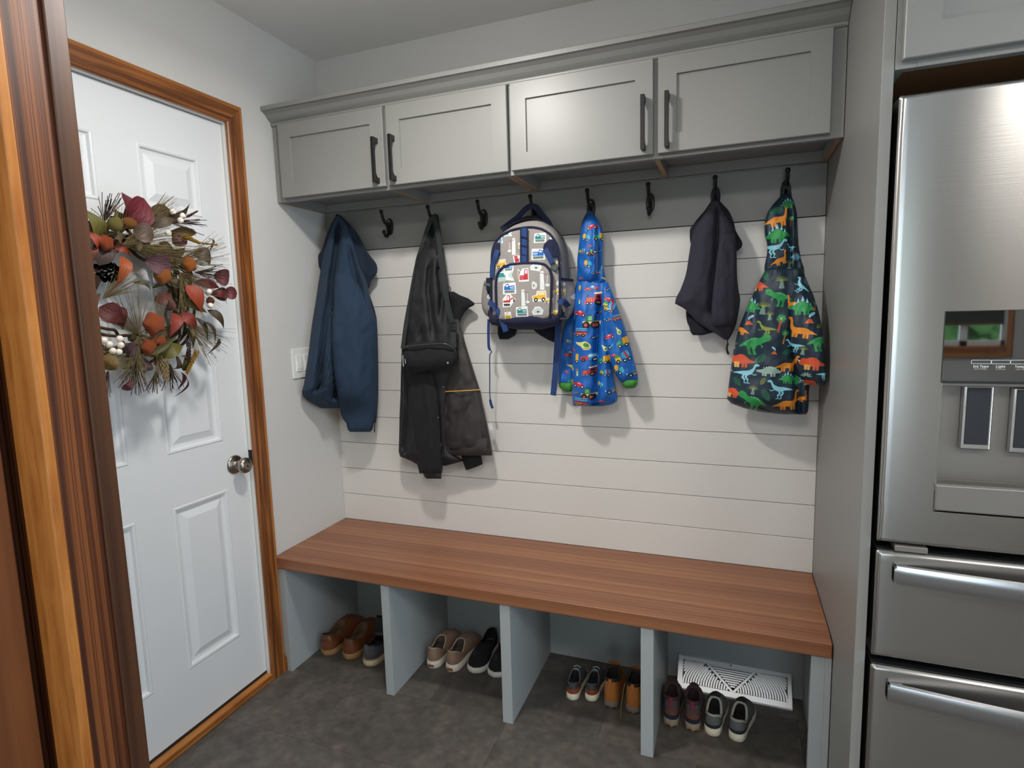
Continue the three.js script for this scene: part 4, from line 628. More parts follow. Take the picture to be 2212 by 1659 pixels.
const DINO = {
  longneck(g, c = '#e8902c') { blob(g, c, [[-0.5, -0.42], [-0.42, -0.46], [-0.36, -0.36], [-0.32, -0.1], [-0.2, -0.06], [0.05, -0.1], [0.25, 0.0], [0.55, 0.14], [0.3, 0.12], [0.15, 0.14], [-0.1, 0.16], [-0.3, 0.12], [-0.4, -0.02], [-0.42, -0.34], [-0.5, -0.36]]); for (const x of [-0.28, -0.18, 0.06, 0.16]) poly(g, c, [[x - 0.05, 0.05], [x + 0.05, 0.05], [x + 0.03, 0.3], [x - 0.04, 0.3]]); for (let i = 0; i < 7; i++) disc(g, '#a8541c', -0.22 + i * 0.07, -0.02 + (i % 2) * 0.03, 0.012); },
  rex(g, c = '#2e9b52') { blob(g, c, [[-0.52, -0.32], [-0.4, -0.38], [-0.28, -0.32], [-0.2, -0.2], [0.0, -0.24], [0.2, -0.18], [0.55, 0.12], [0.25, 0.02], [0.15, 0.1], [-0.08, 0.06], [-0.24, -0.02], [-0.36, -0.1], [-0.52, -0.14]]); stroke(g, '#1a5a35', 0.02, [[-0.5, -0.2], [-0.36, -0.2]]); for (const x of [-0.02, 0.14]) { poly(g, c, [[x - 0.09, 0.0], [x + 0.11, 0.0], [x + 0.05, 0.2], [x + 0.03, 0.36], [x - 0.09, 0.36], [x - 0.02, 0.2]]); } stroke(g, c, 0.035, [[-0.2, 0.0], [-0.28, 0.06], [-0.24, 0.1]]); for (let i = 0; i < 6; i++) disc(g, '#cfeeda', -0.08 + i * 0.07, -0.2 + i * i * 0.007, 0.014); stroke(g, '#217241', 0.015, [[0.0, -0.02], [0.08, -0.14], [0.18, -0.04]]); },
  stego(g, c = '#2e9d50') { for (const [x, y, r] of [[-0.3, -0.2, 0.06], [-0.17, -0.32, 0.08], [0.0, -0.38, 0.1], [0.16, -0.3, 0.08], [0.28, -0.16, 0.06]]) poly(g, '#9fdcea', [[x - r * 0.7, y + 0.1], [x, y - r * 1.3], [x + r * 0.7, y + 0.1]]); blob(g, c, [[-0.52, -0.02], [-0.44, -0.12], [-0.3, -0.12], [-0.1, -0.28], [0.12, -0.26], [0.3, -0.08], [0.58, 0.1], [0.3, 0.1], [0.1, 0.14], [-0.2, 0.14], [-0.36, 0.04], [-0.5, 0.06]]); for (const x of [-0.24, -0.12, 0.06, 0.18]) poly(g, c, [[x - 0.05, 0.05], [x + 0.05, 0.05], [x + 0.04, 0.28], [x - 0.05, 0.28]]); },
  horned(g, c = '#d9562f') { blob(g, c, [[-0.5, 0.04], [-0.44, -0.1], [-0.34, -0.24], [-0.26, -0.16], [-0.1, -0.26], [0.1, -0.24], [0.28, -0.04], [0.58, 0.1], [0.3, 0.1], [0.1, 0.14], [-0.2, 0.12], [-0.4, 0.1]]); for (const x of [-0.24, -0.14, 0.04, 0.16]) poly(g, x > 0 ? c : '#f0b45c', [[x - 0.05, 0.05], [x + 0.05, 0.05], [x + 0.04, 0.28], [x - 0.05, 0.28]]); poly(g, '#f4e6c4', [[-0.47, -0.02], [-0.54, -0.14], [-0.42, -0.08]]); },
  raptor(g, c = '#8fd6e6') { blob(g, c, [[-0.52, -0.36], [-0.42, -0.42], [-0.32, -0.36], [-0.28, -0.22], [-0.1, -0.12], [0.15, -0.12], [0.58, -0.02], [0.2, 0.0], [0.05, 0.08], [-0.12, 0.06], [-0.26, -0.02], [-0.36, -0.2], [-0.38, -0.3], [-0.5, -0.3]]); for (const x of [-0.06, 0.06]) { stroke(g, c, 0.07, [[x, 0.02], [x + 0.06, 0.14], [x - 0.02, 0.24]]); stroke(g, c, 0.035, [[x - 0.02, 0.24], [x + 0.0, 0.36], [x - 0.08, 0.38]]); } stroke(g, c, 0.03, [[-0.22, 0.0], [-0.34, 0.06], [-0.4, 0.02]]); },
  armoured(g, c = '#9dbcb0') { blob(g, c, [[-0.5, 0.06], [-0.36, -0.06], [-0.1, -0.2], [0.12, -0.16], [0.3, 0.0], [0.5, 0.02], [0.52, 0.1], [0.3, 0.14], [0.0, 0.14], [-0.25, 0.1]]); for (const x of [-0.2, -0.08, 0.14, 0.24]) poly(g, c, [[x - 0.05, 0.05], [x + 0.05, 0.05], [x + 0.03, 0.25], [x - 0.05, 0.25]]); for (let i = 0; i < 6; i++) disc(g, '#e2ecdf', -0.22 + i * 0.09, -0.1 - 0.06 * Math.sin(i * 0.6), 0.02); },
  spiky(g) { for (let i = 0; i < 9; i++) { const a = Math.PI * (1.08 + i * 0.105); stroke(g, '#93a43c', 0.035, [[0, -0.02], [0.42 * Math.cos(a), -0.02 + 0.36 * Math.sin(a)]]); } poly(g, '#7f9c94', [[-0.09, -0.02], [0.09, -0.02], [0.18, 0.5], [-0.2, 0.5]]); for (let i = 0; i < 5; i++) stroke(g, '#54706c', 0.014, [[-0.12, 0.08 + i * 0.09], [0.12, 0.06 + i * 0.09]]); },
  tallpalm(g, c = '#d0522f') { for (let i = 0; i < 9; i++) { const a = i * 0.7; g.save(); g.rotate(a); blob(g, i % 2 ? '#2c9150' : '#37a35b', [[0, -0.02], [0.1, -0.08], [0.27, -0.06], [0.28, 0.04], [0.1, 0.06]]); g.restore(); } poly(g, c, [[-0.05, 0.02], [0.05, 0.02], [-0.02, 0.85], [-0.14, 0.85]]); for (let i = 0; i < 9; i++) stroke(g, '#7a2c1a', 0.012, [[-0.1, 0.12 + i * 0.08], [0.04, 0.12 + i * 0.08]]); disc(g, '#d6efe8', 0, 0, 0.05); },
  fern(g, c = '#2b7f4e') { for (let i = 0; i < 8; i++) { const t = i / 7, y = -0.45 + t * 0.85, l = 0.26 * Math.sin(0.5 + t * 2.2); for (const s of [-1, 1]) stroke(g, c, 0.05, [[0, y + 0.05], [s * l, y - 0.08]]); } stroke(g, '#1e5c39', 0.02, [[0, -0.5], [0, 0.48]]); },
  volcano(g) { blob(g, '#9edcea', [[0.0, -0.02], [0.1, -0.18], [0.3, -0.24], [0.42, -0.42], [0.24, -0.46], [0.05, -0.34], [-0.08, -0.18]]); poly(g, '#e0653a', [[-0.08, 0.0], [0.1, 0.0], [0.3, 0.3], [-0.3, 0.3]]); },
  frond(g, c = '#8fb3a8') { for (let i = 0; i < 6; i++) { const a = Math.PI * (1.05 + i * 0.18); g.save(); g.rotate(a); blob(g, c, [[0, -0.02], [0.2, -0.07], [0.42, 0], [0.2, 0.07]]); g.restore(); } },
};
const wheel = (g, x, y, r, hub = '#f4f4ee') => { disc(g, '#15181c', x, y, r); disc(g, hub, x, y, r * 0.45); };
const CARS = {
  racer(g, c = '#d8344a') { blob(g, c, [[-0.5, 0.12], [-0.3, -0.06], [-0.05, -0.18], [0.2, -0.1], [0.5, -0.04], [0.5, 0.14], [0, 0.17]]); wheel(g, -0.28, 0.12, 0.12); wheel(g, 0.28, 0.12, 0.12); poly(g, '#f5b0b8', [[-0.1, -0.12], [0.08, -0.14], [0.1, -0.04], [-0.14, -0.03]]); },
  tractor(g) { poly(g, '#f0d9a4', [[-0.5, -0.08], [0.45, -0.08], [0.45, 0.1], [-0.45, 0.1]]); poly(g, '#2f6b39', [[-0.08, -0.4], [0.22, -0.4], [0.28, -0.05], [-0.12, -0.05]]); poly(g, '#79c98a', [[-0.03, -0.35], [0.15, -0.35], [0.18, -0.12], [-0.05, -0.12]]); wheel(g, -0.16, 0.14, 0.2, '#c75548'); wheel(g, 0.26, 0.14, 0.2, '#c75548'); stroke(g, '#2b2b2b', 0.03, [[-0.2, -0.1], [-0.2, -0.38]]); },
  lorry(g) { poly(g, '#e9b63c', [[-0.06, -0.34], [0.46, -0.4], [0.46, 0.12], [-0.06, 0.14]]); stroke(g, '#c98e20', 0.03, [[0.12, -0.34], [0.12, 0.1]]); blob(g, '#35a37a', [[-0.5, 0.14], [-0.46, -0.12], [-0.3, -0.2], [-0.06, -0.18], [-0.06, 0.16]]); wheel(g, -0.3, 0.16, 0.12); wheel(g, 0.1, 0.16, 0.12); wheel(g, 0.34, 0.14, 0.12); },
  mixer(g) { blob(g, '#46aee0', [[-0.1, -0.34], [0.3, -0.46], [0.42, -0.1], [0.2, 0.08], [-0.04, 0.02]]); poly(g, '#c33a48', [[0.06, -0.4], [0.16, -0.42], [0.32, 0.0], [0.2, 0.06]]); poly(g, '#e3c24c', [[-0.46, -0.12], [-0.14, -0.16], [-0.1, 0.14], [-0.46, 0.14]]); poly(g, '#3f9a4c', [[-0.42, -0.24], [-0.2, -0.26], [-0.16, -0.1], [-0.44, -0.06]]); wheel(g, -0.3, 0.16, 0.12, '#e9a870'); wheel(g, 0.08, 0.16, 0.11); wheel(g, 0.34, 0.12, 0.1); },
  train(g) { poly(g, '#cf3540', [[-0.4, -0.14], [0.1, -0.14], [0.1, 0.14], [-0.4, 0.14]]); for (const x of [-0.3, -0.2, -0.1]) stroke(g, '#f0883c', 0.04, [[x, -0.12], [x, 0.1]]); poly(g, '#b02a38', [[0.1, -0.34], [0.42, -0.34], [0.42, 0.16], [0.1, 0.16]]); poly(g, '#f4e9b0', [[0.06, -0.42], [0.48, -0.46], [0.48, -0.36], [0.06, -0.33]]); poly(g, '#3b1f2c', [[0.18, -0.28], [0.36, -0.28], [0.36, -0.1], [0.18, -0.1]]); wheel(g, -0.3, 0.2, 0.09); wheel(g, -0.1, 0.2, 0.09); wheel(g, 0.26, 0.14, 0.16, '#d88a60'); poly(g, '#d83a55', [[-0.52, 0.22], [-0.4, 0.02], [-0.36, 0.22]]); stroke(g, '#222', 0.05, [[-0.32, -0.16], [-0.32, -0.3]]); },
  firetruck(g) { poly(g, '#b82c3a', [[-0.5, -0.14], [0.46, -0.1], [0.46, 0.14], [-0.5, 0.14]]); poly(g, '#f0c070', [[-0.44, 0.0], [0.42, 0.02], [0.42, 0.08], [-0.44, 0.06]]); stroke(g, '#7fd0ea', 0.04, [[-0.44, -0.34], [0.5, -0.34]]); stroke(g, '#7fd0ea', 0.04, [[-0.44, -0.2], [0.5, -0.2]]); for (let i = 0; i < 7; i++) stroke(g, '#7fd0ea', 0.03, [[-0.38 + i * 0.13, -0.34], [-0.38 + i * 0.13, -0.2]]); wheel(g, -0.3, 0.16, 0.12); wheel(g, 0.2, 0.16, 0.13, '#e09a60'); },
  copter(g) { stroke(g, '#1c3f6e', 0.03, [[-0.2, -0.32], [0.45, -0.34]]); blob(g, '#e6e08c', [[-0.5, -0.24], [-0.34, -0.18], [-0.05, -0.2], [0.2, -0.26], [0.44, -0.08], [0.46, 0.14], [0.3, 0.22], [0.02, 0.2], [-0.06, 0.02], [-0.38, -0.06]]); blob(g, '#3f8f3c', [[0.06, -0.16], [0.24, -0.18], [0.38, -0.02], [0.36, 0.06], [0.06, 0.06]]); stroke(g, '#2a2a2a', 0.025, [[0.02, 0.12], [0.4, 0.12]]); },
  police(g) { blob(g, '#3f9fd8', [[-0.1, -0.06], [0.06, -0.26], [0.3, -0.28], [0.48, -0.06], [0.5, 0.14], [0, 0.15]]); blob(g, '#d23b4a', [[-0.5, 0.14], [-0.48, -0.02], [-0.2, -0.1], [0.1, -0.04], [0.0, 0.16]]); poly(g, '#c8ecf6', [[0.06, -0.18], [0.26, -0.2], [0.34, -0.06], [0.0, -0.04]]); wheel(g, -0.28, 0.14, 0.12, '#c05050'); wheel(g, 0.3, 0.14, 0.12); },
  pump(g) { poly(g, '#ecb640', [[-0.14, -0.42], [0.16, -0.42], [0.16, 0.2], [-0.14, 0.2]]); stroke(g, '#d89828', 0.04, [[0.02, -0.38], [0.02, 0.1]]); wheel(g, 0.0, 0.28, 0.15); },
  signal(g) { poly(g, '#4aa6a0', [[-0.12, -0.3], [0.12, -0.3], [0.12, 0.36], [-0.12, 0.36]]); disc(g, '#d03a40', 0, -0.2, 0.09); disc(g, '#f0d060', 0, 0.02, 0.09); disc(g, '#e8f0d8', 0, 0.22, 0.09); },
  moto(g) { disc(g, '#1d2d48', -0.12, 0.1, 0.24); disc(g, '#d6e6ee', -0.12, 0.1, 0.1); stroke(g, '#59b9e6', 0.08, [[-0.12, 0.1], [0.2, -0.14], [0.32, -0.36]]); },
  dumper(g) { blob(g, '#e6b73f', [[-0.46, -0.3], [-0.12, -0.42], [-0.04, 0.04], [-0.34, 0.16]]); blob(g, '#3fb3cf', [[-0.02, -0.3], [0.26, -0.3], [0.4, 0.0], [0.3, 0.12], [0, 0.12]]); wheel(g, 0.1, 0.2, 0.14); wheel(g, -0.28, 0.16, 0.1); },
  roadster(g) { stroke(g, '#20385e', 0.06, [[-0.44, 0.04], [0.4, 0.0]]); poly(g, '#e88f56', [[0.0, -0.04], [0.42, -0.1], [0.4, 0.06], [0.0, 0.08]]); wheel(g, -0.2, 0.12, 0.15); wheel(g, 0.28, 0.1, 0.12, '#d87050'); stroke(g, '#6fae58', 0.05, [[-0.1, -0.2], [0.26, -0.24]]); disc(g, '#e8f4f8', -0.46, -0.02, 0.05); },
};
const outline = (draw) => (g, col) => { g.save(); draw(g, col, true); g.restore(); };
const halo = (g, pts, w = 0.1) => { g.strokeStyle = '#eef1ee'; g.fillStyle = '#eef1ee'; g.lineWidth = w; g.beginPath(); pts.forEach(([x, y], i) => (i ? g.lineTo(x, y) : g.moveTo(x, y))); g.closePath(); g.stroke(); g.fill(); };
const trackbase = (g) => { g.fillStyle = '#8fa39c'; g.beginPath(); g.roundRect(-0.4, 0.14, 0.8, 0.2, 0.1); g.fill(); for (let i = 0; i < 5; i++) disc(g, '#49544f', -0.28 + i * 0.14, 0.24, 0.05); };
const DIG = {
  cab(g, c = '#2b6fc4') { const b = [[-0.42, -0.3], [0.42, -0.34], [0.46, 0.34], [-0.46, 0.36]]; halo(g, b); poly(g, c, [[-0.4, -0.12], [-0.2, -0.3], [-0.06, -0.3], [-0.04, -0.16], [0.4, -0.18], [0.4, 0.12], [-0.4, 0.12]]); poly(g, '#e8f2f4', [[-0.32, -0.12], [-0.18, -0.24], [-0.1, -0.24], [-0.1, -0.1]]); stroke(g, '#dfe9ea', 0.06, [[0.06, -0.06], [0.36, -0.08]]); stroke(g, '#dfe9ea', 0.04, [[0.1, 0.04], [0.36, 0.03]]); trackbase(g); },
  digger(g, c = '#c02c3e') { halo(g, [[-0.4, -0.1], [-0.1, -0.42], [0.14, -0.4], [0.3, -0.2], [0.5, -0.06], [0.36, 0.1], [0.1, 0.4], [-0.42, 0.42]], 0.08); poly(g, c, [[-0.4, 0.0], [-0.14, 0.0], [-0.1, -0.36], [0.1, -0.36], [0.14, 0.14], [-0.4, 0.14]]); poly(g, '#f0f2ee', [[-0.08, -0.3], [0.04, -0.3], [0.06, -0.02], [-0.1, -0.02]]); stroke(g, c, 0.07, [[0.1, 0.0], [0.28, -0.16], [0.44, -0.06]]); blob(g, '#3a3f40', [[0.36, -0.04], [0.5, -0.04], [0.44, 0.14], [0.32, 0.08]]); g.fillStyle = '#3a4142'; g.beginPath(); g.roundRect(-0.38, 0.22, 0.5, 0.16, 0.08); g.fill(); },
  crane(g) { halo(g, [[-0.06, -0.5], [0.08, -0.5], [0.1, 0.5], [-0.1, 0.5]], 0.06); for (let i = 0; i < 8; i++) stroke(g, '#c5d4d2', 0.025, [[-0.06, -0.4 + i * 0.11], [0.07, -0.34 + i * 0.11]]); stroke(g, '#9c4d52', 0.03, [[-0.36, -0.3], [0.08, -0.44]]); stroke(g, '#e7ecea', 0.03, [[-0.3, -0.28], [-0.28, 0.2]]); blob(g, '#e2e8e4', [[-0.44, 0.2], [-0.16, 0.18], [-0.18, 0.34], [-0.4, 0.36]]); },
  jeep(g) { halo(g, [[-0.5, -0.04], [-0.2, -0.1], [-0.14, -0.36], [0.44, -0.36], [0.46, 0.3], [-0.46, 0.3]], 0.07); poly(g, '#e9b73e', [[-0.48, -0.06], [-0.14, -0.08], [-0.1, -0.32], [0.42, -0.32], [0.44, 0.2], [-0.46, 0.2]]); poly(g, '#f7e6b0', [[-0.06, -0.28], [0.36, -0.28], [0.36, -0.12], [-0.06, -0.1]]); wheel(g, -0.26, 0.22, 0.14); wheel(g, 0.28, 0.22, 0.14); },
  hopper(g, c = '#d8b53c') { halo(g, [[-0.3, -0.3], [0.3, -0.34], [0.34, 0.4], [-0.3, 0.4]], 0.08); poly(g, c, [[-0.28, 0.0], [0.3, -0.02], [0.3, 0.38], [-0.28, 0.38]]); stroke(g, c, 0.08, [[-0.2, 0.0], [0.0, -0.3]]); for (let i = 0; i < 3; i++) stroke(g, '#a8842a', 0.03, [[-0.2, 0.1 + i * 0.1], [0.22, 0.08 + i * 0.1]]); },
  loader(g) { halo(g, [[-0.5, 0.1], [-0.2, -0.3], [0.2, -0.3], [0.5, 0.0], [0.4, 0.34], [-0.4, 0.34]], 0.06); blob(g, '#cdd8d4', [[-0.46, 0.1], [-0.2, -0.2], [0.2, -0.24], [0.44, 0.02], [0.3, 0.3], [-0.3, 0.3]]); blob(g, '#4a5654', [[-0.1, 0.06], [0.12, 0.02], [0.16, 0.18], [-0.06, 0.2]]); },
  shovel(g) { halo(g, [[-0.46, -0.1], [0.0, -0.2], [0.44, -0.28], [0.34, 0.0], [0.46, 0.26], [0.0, 0.2], [-0.46, 0.3]], 0.05); poly(g, '#2f8f8a', [[-0.46, -0.1], [-0.1, -0.14], [0.06, 0.08], [-0.46, 0.1]]); poly(g, '#b9c9c6', [[-0.46, 0.12], [0.06, 0.1], [0.04, 0.28], [-0.46, 0.3]]); blob(g, '#c6d3cf', [[0.1, 0.0], [0.42, -0.24], [0.36, 0.0], [0.44, 0.24]]); },
  red(g) { halo(g, [[-0.1, -0.48], [0.34, -0.5], [0.38, 0.44], [-0.36, 0.44], [-0.34, 0.0]], 0.08); poly(g, '#be2e3e', [[-0.34, 0.0], [0.04, -0.02], [0.06, -0.46], [0.32, -0.46], [0.36, 0.34], [-0.34, 0.36]]); poly(g, '#f4f4f0', [[0.12, -0.4], [0.28, -0.4], [0.28, -0.12], [0.12, -0.12]]); for (let i = 0; i < 3; i++) stroke(g, '#e8a6aa', 0.025, [[-0.28, 0.08 + i * 0.1], [0.0, 0.07 + i * 0.1]]); stroke(g, '#e6d38a', 0.04, [[-0.5, -0.5], [-0.46, 0.2]]); stroke(g, '#e9efec', 0.05, [[-0.48, -0.5], [-0.16, -0.2]]); },
};
{ // dinosaur raincoat
  const pc = printCanvas(1.58, 1.95, 1.0, 1.74, 2400, '#1c3040'), D = DINO, zf = 0.13;
  // [motif, u, v, width px, rotation, flip, colour]; u, v read on crops of the photo
  const A = (k, cx, cy, w, rot, fl, col) => { const u = 1420 + cx / 2.86, v = 340 + cy / 2.86, q = at(u, v, 'z', zf), e = at(u + w / 2.86, v, 'z', zf); pc.draw(k, q.x, q.y, (e.x - q.x) * 1.1, rot, fl, col); };
  A(D.fern, 735, 318, 80, 1.35, 1); A(D.longneck, 738, 372, 165, -0.12, -1); A(D.stego, 742, 478, 150, 0.0, -1); A(D.tallpalm, 838, 362, 60, 0, 1); A(D.raptor, 720, 556, 150, 0.1, -1); A(D.raptor, 838, 548, 60, 0, 1); A(D.longneck, 757, 628, 110, -0.3, -1); A(D.spiky, 826, 650, 62, 0.1, 1); A(D.fern, 845, 470, 66, 0.5, 1, '#234e46'); A(D.stego, 868, 610, 70, 0, 1, '#6fb3cc'); A(D.fern, 880, 690, 60, 0.3, 1, '#23473f'); A(D.stego, 815, 272, 90, 0, -1, '#2f8a4e');
  A(D.fern, 672, 730, 70, -0.4, 1); A(D.spiky, 772, 765, 88, 0, 1); A(D.horned, 630, 792, 110, 0.05, 1); A(D.rex, 752, 868, 155, 0.05, 1); A(D.stego, 578, 922, 120, 0.15, 1); A(D.spiky, 655, 925, 90, 0.12, 1); A(D.spiky, 692, 975, 58, 0, 1); A(D.tallpalm, 762, 995, 100, 0.1, 1); A(D.volcano, 565, 1010, 80, 0, 1); A(D.longneck, 520, 1062, 110, 0.3, 1); A(D.raptor, 675, 1062, 120, 0.1, 1, '#8f9f46'); A(D.tallpalm, 788, 1085, 78, 0.1, 1, '#cf9440'); A(D.rex, 595, 1155, 180, 0, -1); A(D.volcano, 722, 1195, 60, 0.2, -1); A(D.fern, 795, 1200, 60, 1.2, 1); A(D.fern, 632, 1245, 75, 0.9, 1); A(D.horned, 522, 1255, 150, 0, 1); A(D.longneck, 790, 1278, 140, 0, -1); A(D.armoured, 690, 1312, 145, 0.08, -1); A(D.raptor, 545, 1335, 150, 0, -1); A(D.fern, 495, 1388, 62, -0.7, 1); A(D.fern, 648, 1380, 48, 0.5, 1, '#8f9a3a'); A(D.stego, 800, 1365, 100, 0.1, -1); A(D.spiky, 590, 1430, 62, 0.08, 1); A(D.raptor, 755, 1430, 150, 0.05, 1); A(D.fern, 668, 1465, 75, -0.5, 1); A(D.horned, 468, 1455, 110, 0.1, 1); A(D.rex, 590, 1510, 170, 0.12, 1); A(D.longneck, 790, 1512, 165, -0.1, -1); A(D.longneck, 890, 1485, 85, -0.4, -1); A(D.spiky, 475, 1160, 50, 0, 1); A(D.frond, 448, 1325, 50, 0, 1);
  A(D.raptor, 890, 800, 110, 0.7, 1); A(D.longneck, 850, 905, 110, 0.2, 1); A(D.stego, 890, 930, 150, 0, 1, '#2f9a55'); A(D.volcano, 925, 995, 90, 0, 1); A(D.longneck, 885, 1062, 165, 0.12, 1); A(D.rex, 980, 1135, 150, 0, -1); A(D.raptor, 845, 1160, 100, 0, 1); A(D.spiky, 885, 1180, 60, 0.1, 1); A(D.horned, 940, 1258, 150, 0, 1); A(D.raptor, 1005, 1325, 90, 0, -1); A(D.frond, 905, 1340, 80, 0, 1); A(D.horned, 940, 1385, 90, 0.15, 1); A(D.fern, 995, 1035, 60, 1.2, 1, '#7f8f3a'); A(D.tallpalm, 975, 900, 60, 0.2, 1); A(D.fern, 925, 770, 45, -0.4, 1, '#86aeb4'); A(D.stego, 860, 1380, 70, 1.4, 1);
  const m = phys({ map: pc.texture(), roughness: 0.45, bumpMap: weave, bumpScale: 0.0003, side: THREE.DoubleSide }), dark = fabric(0x14222c, { roughness: 0.6 });
  const t = thing('raincoat', 'dark navy childs raincoat printed with colourful dinosaurs and palms', 'raincoat', at(1690, 660, 'z', 0.09).toArray());
  mesh('hanging_loop', ribbon([[1687, 428, 0.05], [1690, 412, 0.056], [1697, 404, 0.06], [1706, 412, 0.056], [1708, 428, 0.05]], 0.007, 0.003), dark, t);
  mesh('hood', cloth([[419, 1690, 1708, 0.05, 0.05, 0.01, 0.014], [428, 1682, 1712, , , 0.018], [445, 1667, 1718, 0.055, 0.05, 0.03], [465, 1656, 1722, 0.06, 0.05, 0.042], [490, 1651, 1723, , , 0.05], [510, 1652, 1724, , , 0.052], [528, 1657, 1725, , , 0.05], [545, 1657, 1728], [562, 1654, 1731, , , 0.045], [580, 1651, 1737, , , 0.04], [596, 1652, 1738, , , 0.03]], { folds: [{ at: [[1706, 440], [1708, 520], [1706, 590]], w: 4, d: -0.02, open: true }, { at: [[1720, 500], [1722, 590]], w: 6, d: -0.012, open: true }, { at: [[1664, 530], [1667, 560], [1664, 590]], w: 5, d: -0.008 }], wrinkle: 0.003, seed: 31 }), m, t);
  mesh('body', cloth([[578, 1656, 1732, 0.06, 0.06, 0.036, 0.02], [592, 1648, 1738, , , 0.044], [620, 1634, 1744, 0.065, 0.07, 0.05, 0.03], [660, 1616, 1755, 0.07, 0.09, 0.056], [700, 1599, 1760, 0.075, 0.1, 0.06, 0.035], [750, 1586, 1758, 0.08, 0.1, 0.062], [800, 1578, 1752, , , 0.062], [840, 1573, 1748], [862, 1570.5, 1747, , , 0.058], [872, 1580, 1747, , , 0.054], [882, 1608, 1746, , , 0.046], [890, 1645, 1745, , , 0.036], [895, 1692, 1741, , , 0.02]], { folds: [{ at: [[1632, 640], [1628, 720], [1632, 800]], w: 9, d: -0.014 }, { at: [[1722, 640], [1716, 720], [1722, 800], [1726, 890]], w: 6, d: -0.035, open: true }, { at: [[1670, 620], [1664, 740], [1660, 880]], w: 22, d: 0.012, open: true }, { at: [[1738, 830], [1740, 890]], w: 5, d: 0.012, open: true }], wrinkle: 0.004, seed: 32 }), m, t);
  mesh('sleeve', cloth([[598, 1722, 1740, 0.1, 0.09, 0.014, 0.014], [615, 1717, 1747, , , 0.024], [640, 1711, 1758, 0.12, 0.11, 0.034, 0.02], [676, 1706, 1769, 0.13, 0.14, 0.04], [720, 1706, 1777, 0.135, 0.17, 0.042, 0.024], [754, 1711, 1780, , 0.185], [798, 1722, 1783, 0.14, 0.19, 0.038], [816, 1729, 1784, , , 0.034], [826, 1737, 1784, , , 0.028], [832, 1746, 1781, , , 0.014]], { folds: [{ at: [[1740, 640], [1746, 720], [1750, 820]], w: 10, d: 0.01, open: true }], wrinkle: 0.004, seed: 33 }), m, t);
}
{ // vehicle raincoat
  const pc = printCanvas(1.02, 1.38, 1.0, 1.74, 2400, '#1763b8'), C = CARS, zf = 0.12;
  const put = (k, u, v, w, rot, fl) => { const q = at(u, v, 'z', zf), e = at(u + w, v, 'z', zf); pc.draw(k, q.x, q.y, (e.x - q.x) * 1.18, rot, fl); };
  const A = (k, cx, cy, w, rot = 0, fl = 1) => put(k, 1200 + cx / 7.54, 450 + cy / 7.54, w / 7.54, rot, fl), B = (k, cx, cy, w, rot = 0, fl = 1) => put(k, 1200 + cx / 7.21, 660 + cy / 7.21, w / 7.21, rot, fl);
  A(C.racer, 560, 280, 180, -0.1); A(C.lorry, 700, 450, 170); A(C.dumper, 480, 470, 150, 0.2); A(C.racer, 545, 600, 80); A(C.tractor, 560, 720, 130); A(C.mixer, 400, 700, 130, 0.3); A(C.moto, 650, 690, 110, 0.2); A(C.dumper, 510, 905, 150, 0.1); A(C.lorry, 750, 950, 110, 0.2); A(C.roadster, 640, 1040, 110); A(C.racer, 380, 1130, 90); A(C.copter, 770, 1150, 120, 0.2); A(C.pump, 355, 1300, 100, 0.05); A(C.police, 600, 1290, 140, 0, -1); A(C.racer, 490, 1310, 110); A(C.train, 590, 1490, 240); A(C.signal, 368, 1510, 110); A(C.racer, 850, 1480, 160, 0.35); A(C.mixer, 860, 1600, 190, 0.5); A(C.moto, 840, 1310, 90); A(C.racer, 720, 260, 80, 0.8);
  B(C.racer, 370, 115, 200, 0.15, -1); B(C.tractor, 545, 265, 240, 0, -1); B(C.firetruck, 390, 430, 180); B(C.copter, 420, 630, 240); B(C.pump, 320, 830, 150, 0.05); B(C.police, 510, 810, 220); B(C.signal, 330, 1040, 150); B(C.train, 510, 1040, 170); B(C.racer, 360, 1230, 200, 0.08, -1); B(C.tractor, 510, 1390, 210, 0, -1); B(C.firetruck, 380, 1525, 190); B(C.roadster, 300, 1360, 90); B(C.moto, 590, 490, 100); B(C.roadster, 650, 100, 100); B(C.mixer, 830, 60, 150, 0.3); B(C.firetruck, 970, 190, 130, -0.3); B(C.roadster, 820, 220, 110); B(C.copter, 970, 400, 120, 0.8); B(C.racer, 830, 480, 170, -0.25, -1); B(C.lorry, 1060, 580, 200, -0.3); B(C.moto, 860, 640, 110); B(C.racer, 910, 775, 110); B(C.mixer, 1050, 820, 220, -0.2); B(C.dumper, 990, 1010, 180, 0.2); B(C.racer, 1230, 930, 80, 0.2); B(C.roadster, 1200, 1070, 170, -0.1); B(C.copter, 740, 670, 110, 0.6); B(C.lorry, 750, 860, 170, -0.1); B(C.mixer, 760, 1060, 150, 0.3); B(C.dumper, 690, 1240, 110, 0.2); B(C.roadster, 860, 1340, 150); B(C.racer, 225, 690, 100); B(C.train, 115, 790, 110, 0.2); B(C.copter, 180, 985, 150, 0.1); B(C.dumper, 140, 580, 90); B(C.roadster, 220, 450, 90); B(C.racer, 90, 1060, 80, 0.5); B(C.lorry, 175, 1225, 110); B(C.racer, 690, 1500, 100);
  const m = phys({ map: pc.texture(), roughness: 0.42, bumpMap: weave, bumpScale: 0.0003, side: THREE.DoubleSide }), green = fabric(0x3f8c36, { roughness: 0.7 }), inner = fabric(0x123a76, { roughness: 0.6 });
  const t = thing('raincoat', 'bright blue childs raincoat printed with cars trucks and trains', 'raincoat', at(1280, 680, 'z', 0.08).toArray());
  mesh('hood_lining', cloth([[456, 1270, 1277, 0.056, 0.056, 0.008, 0.01], [466, 1263, 1286], [480, 1258, 1292, , , 0.012], [500, 1255, 1296]], { seed: 40 }), inner, t);
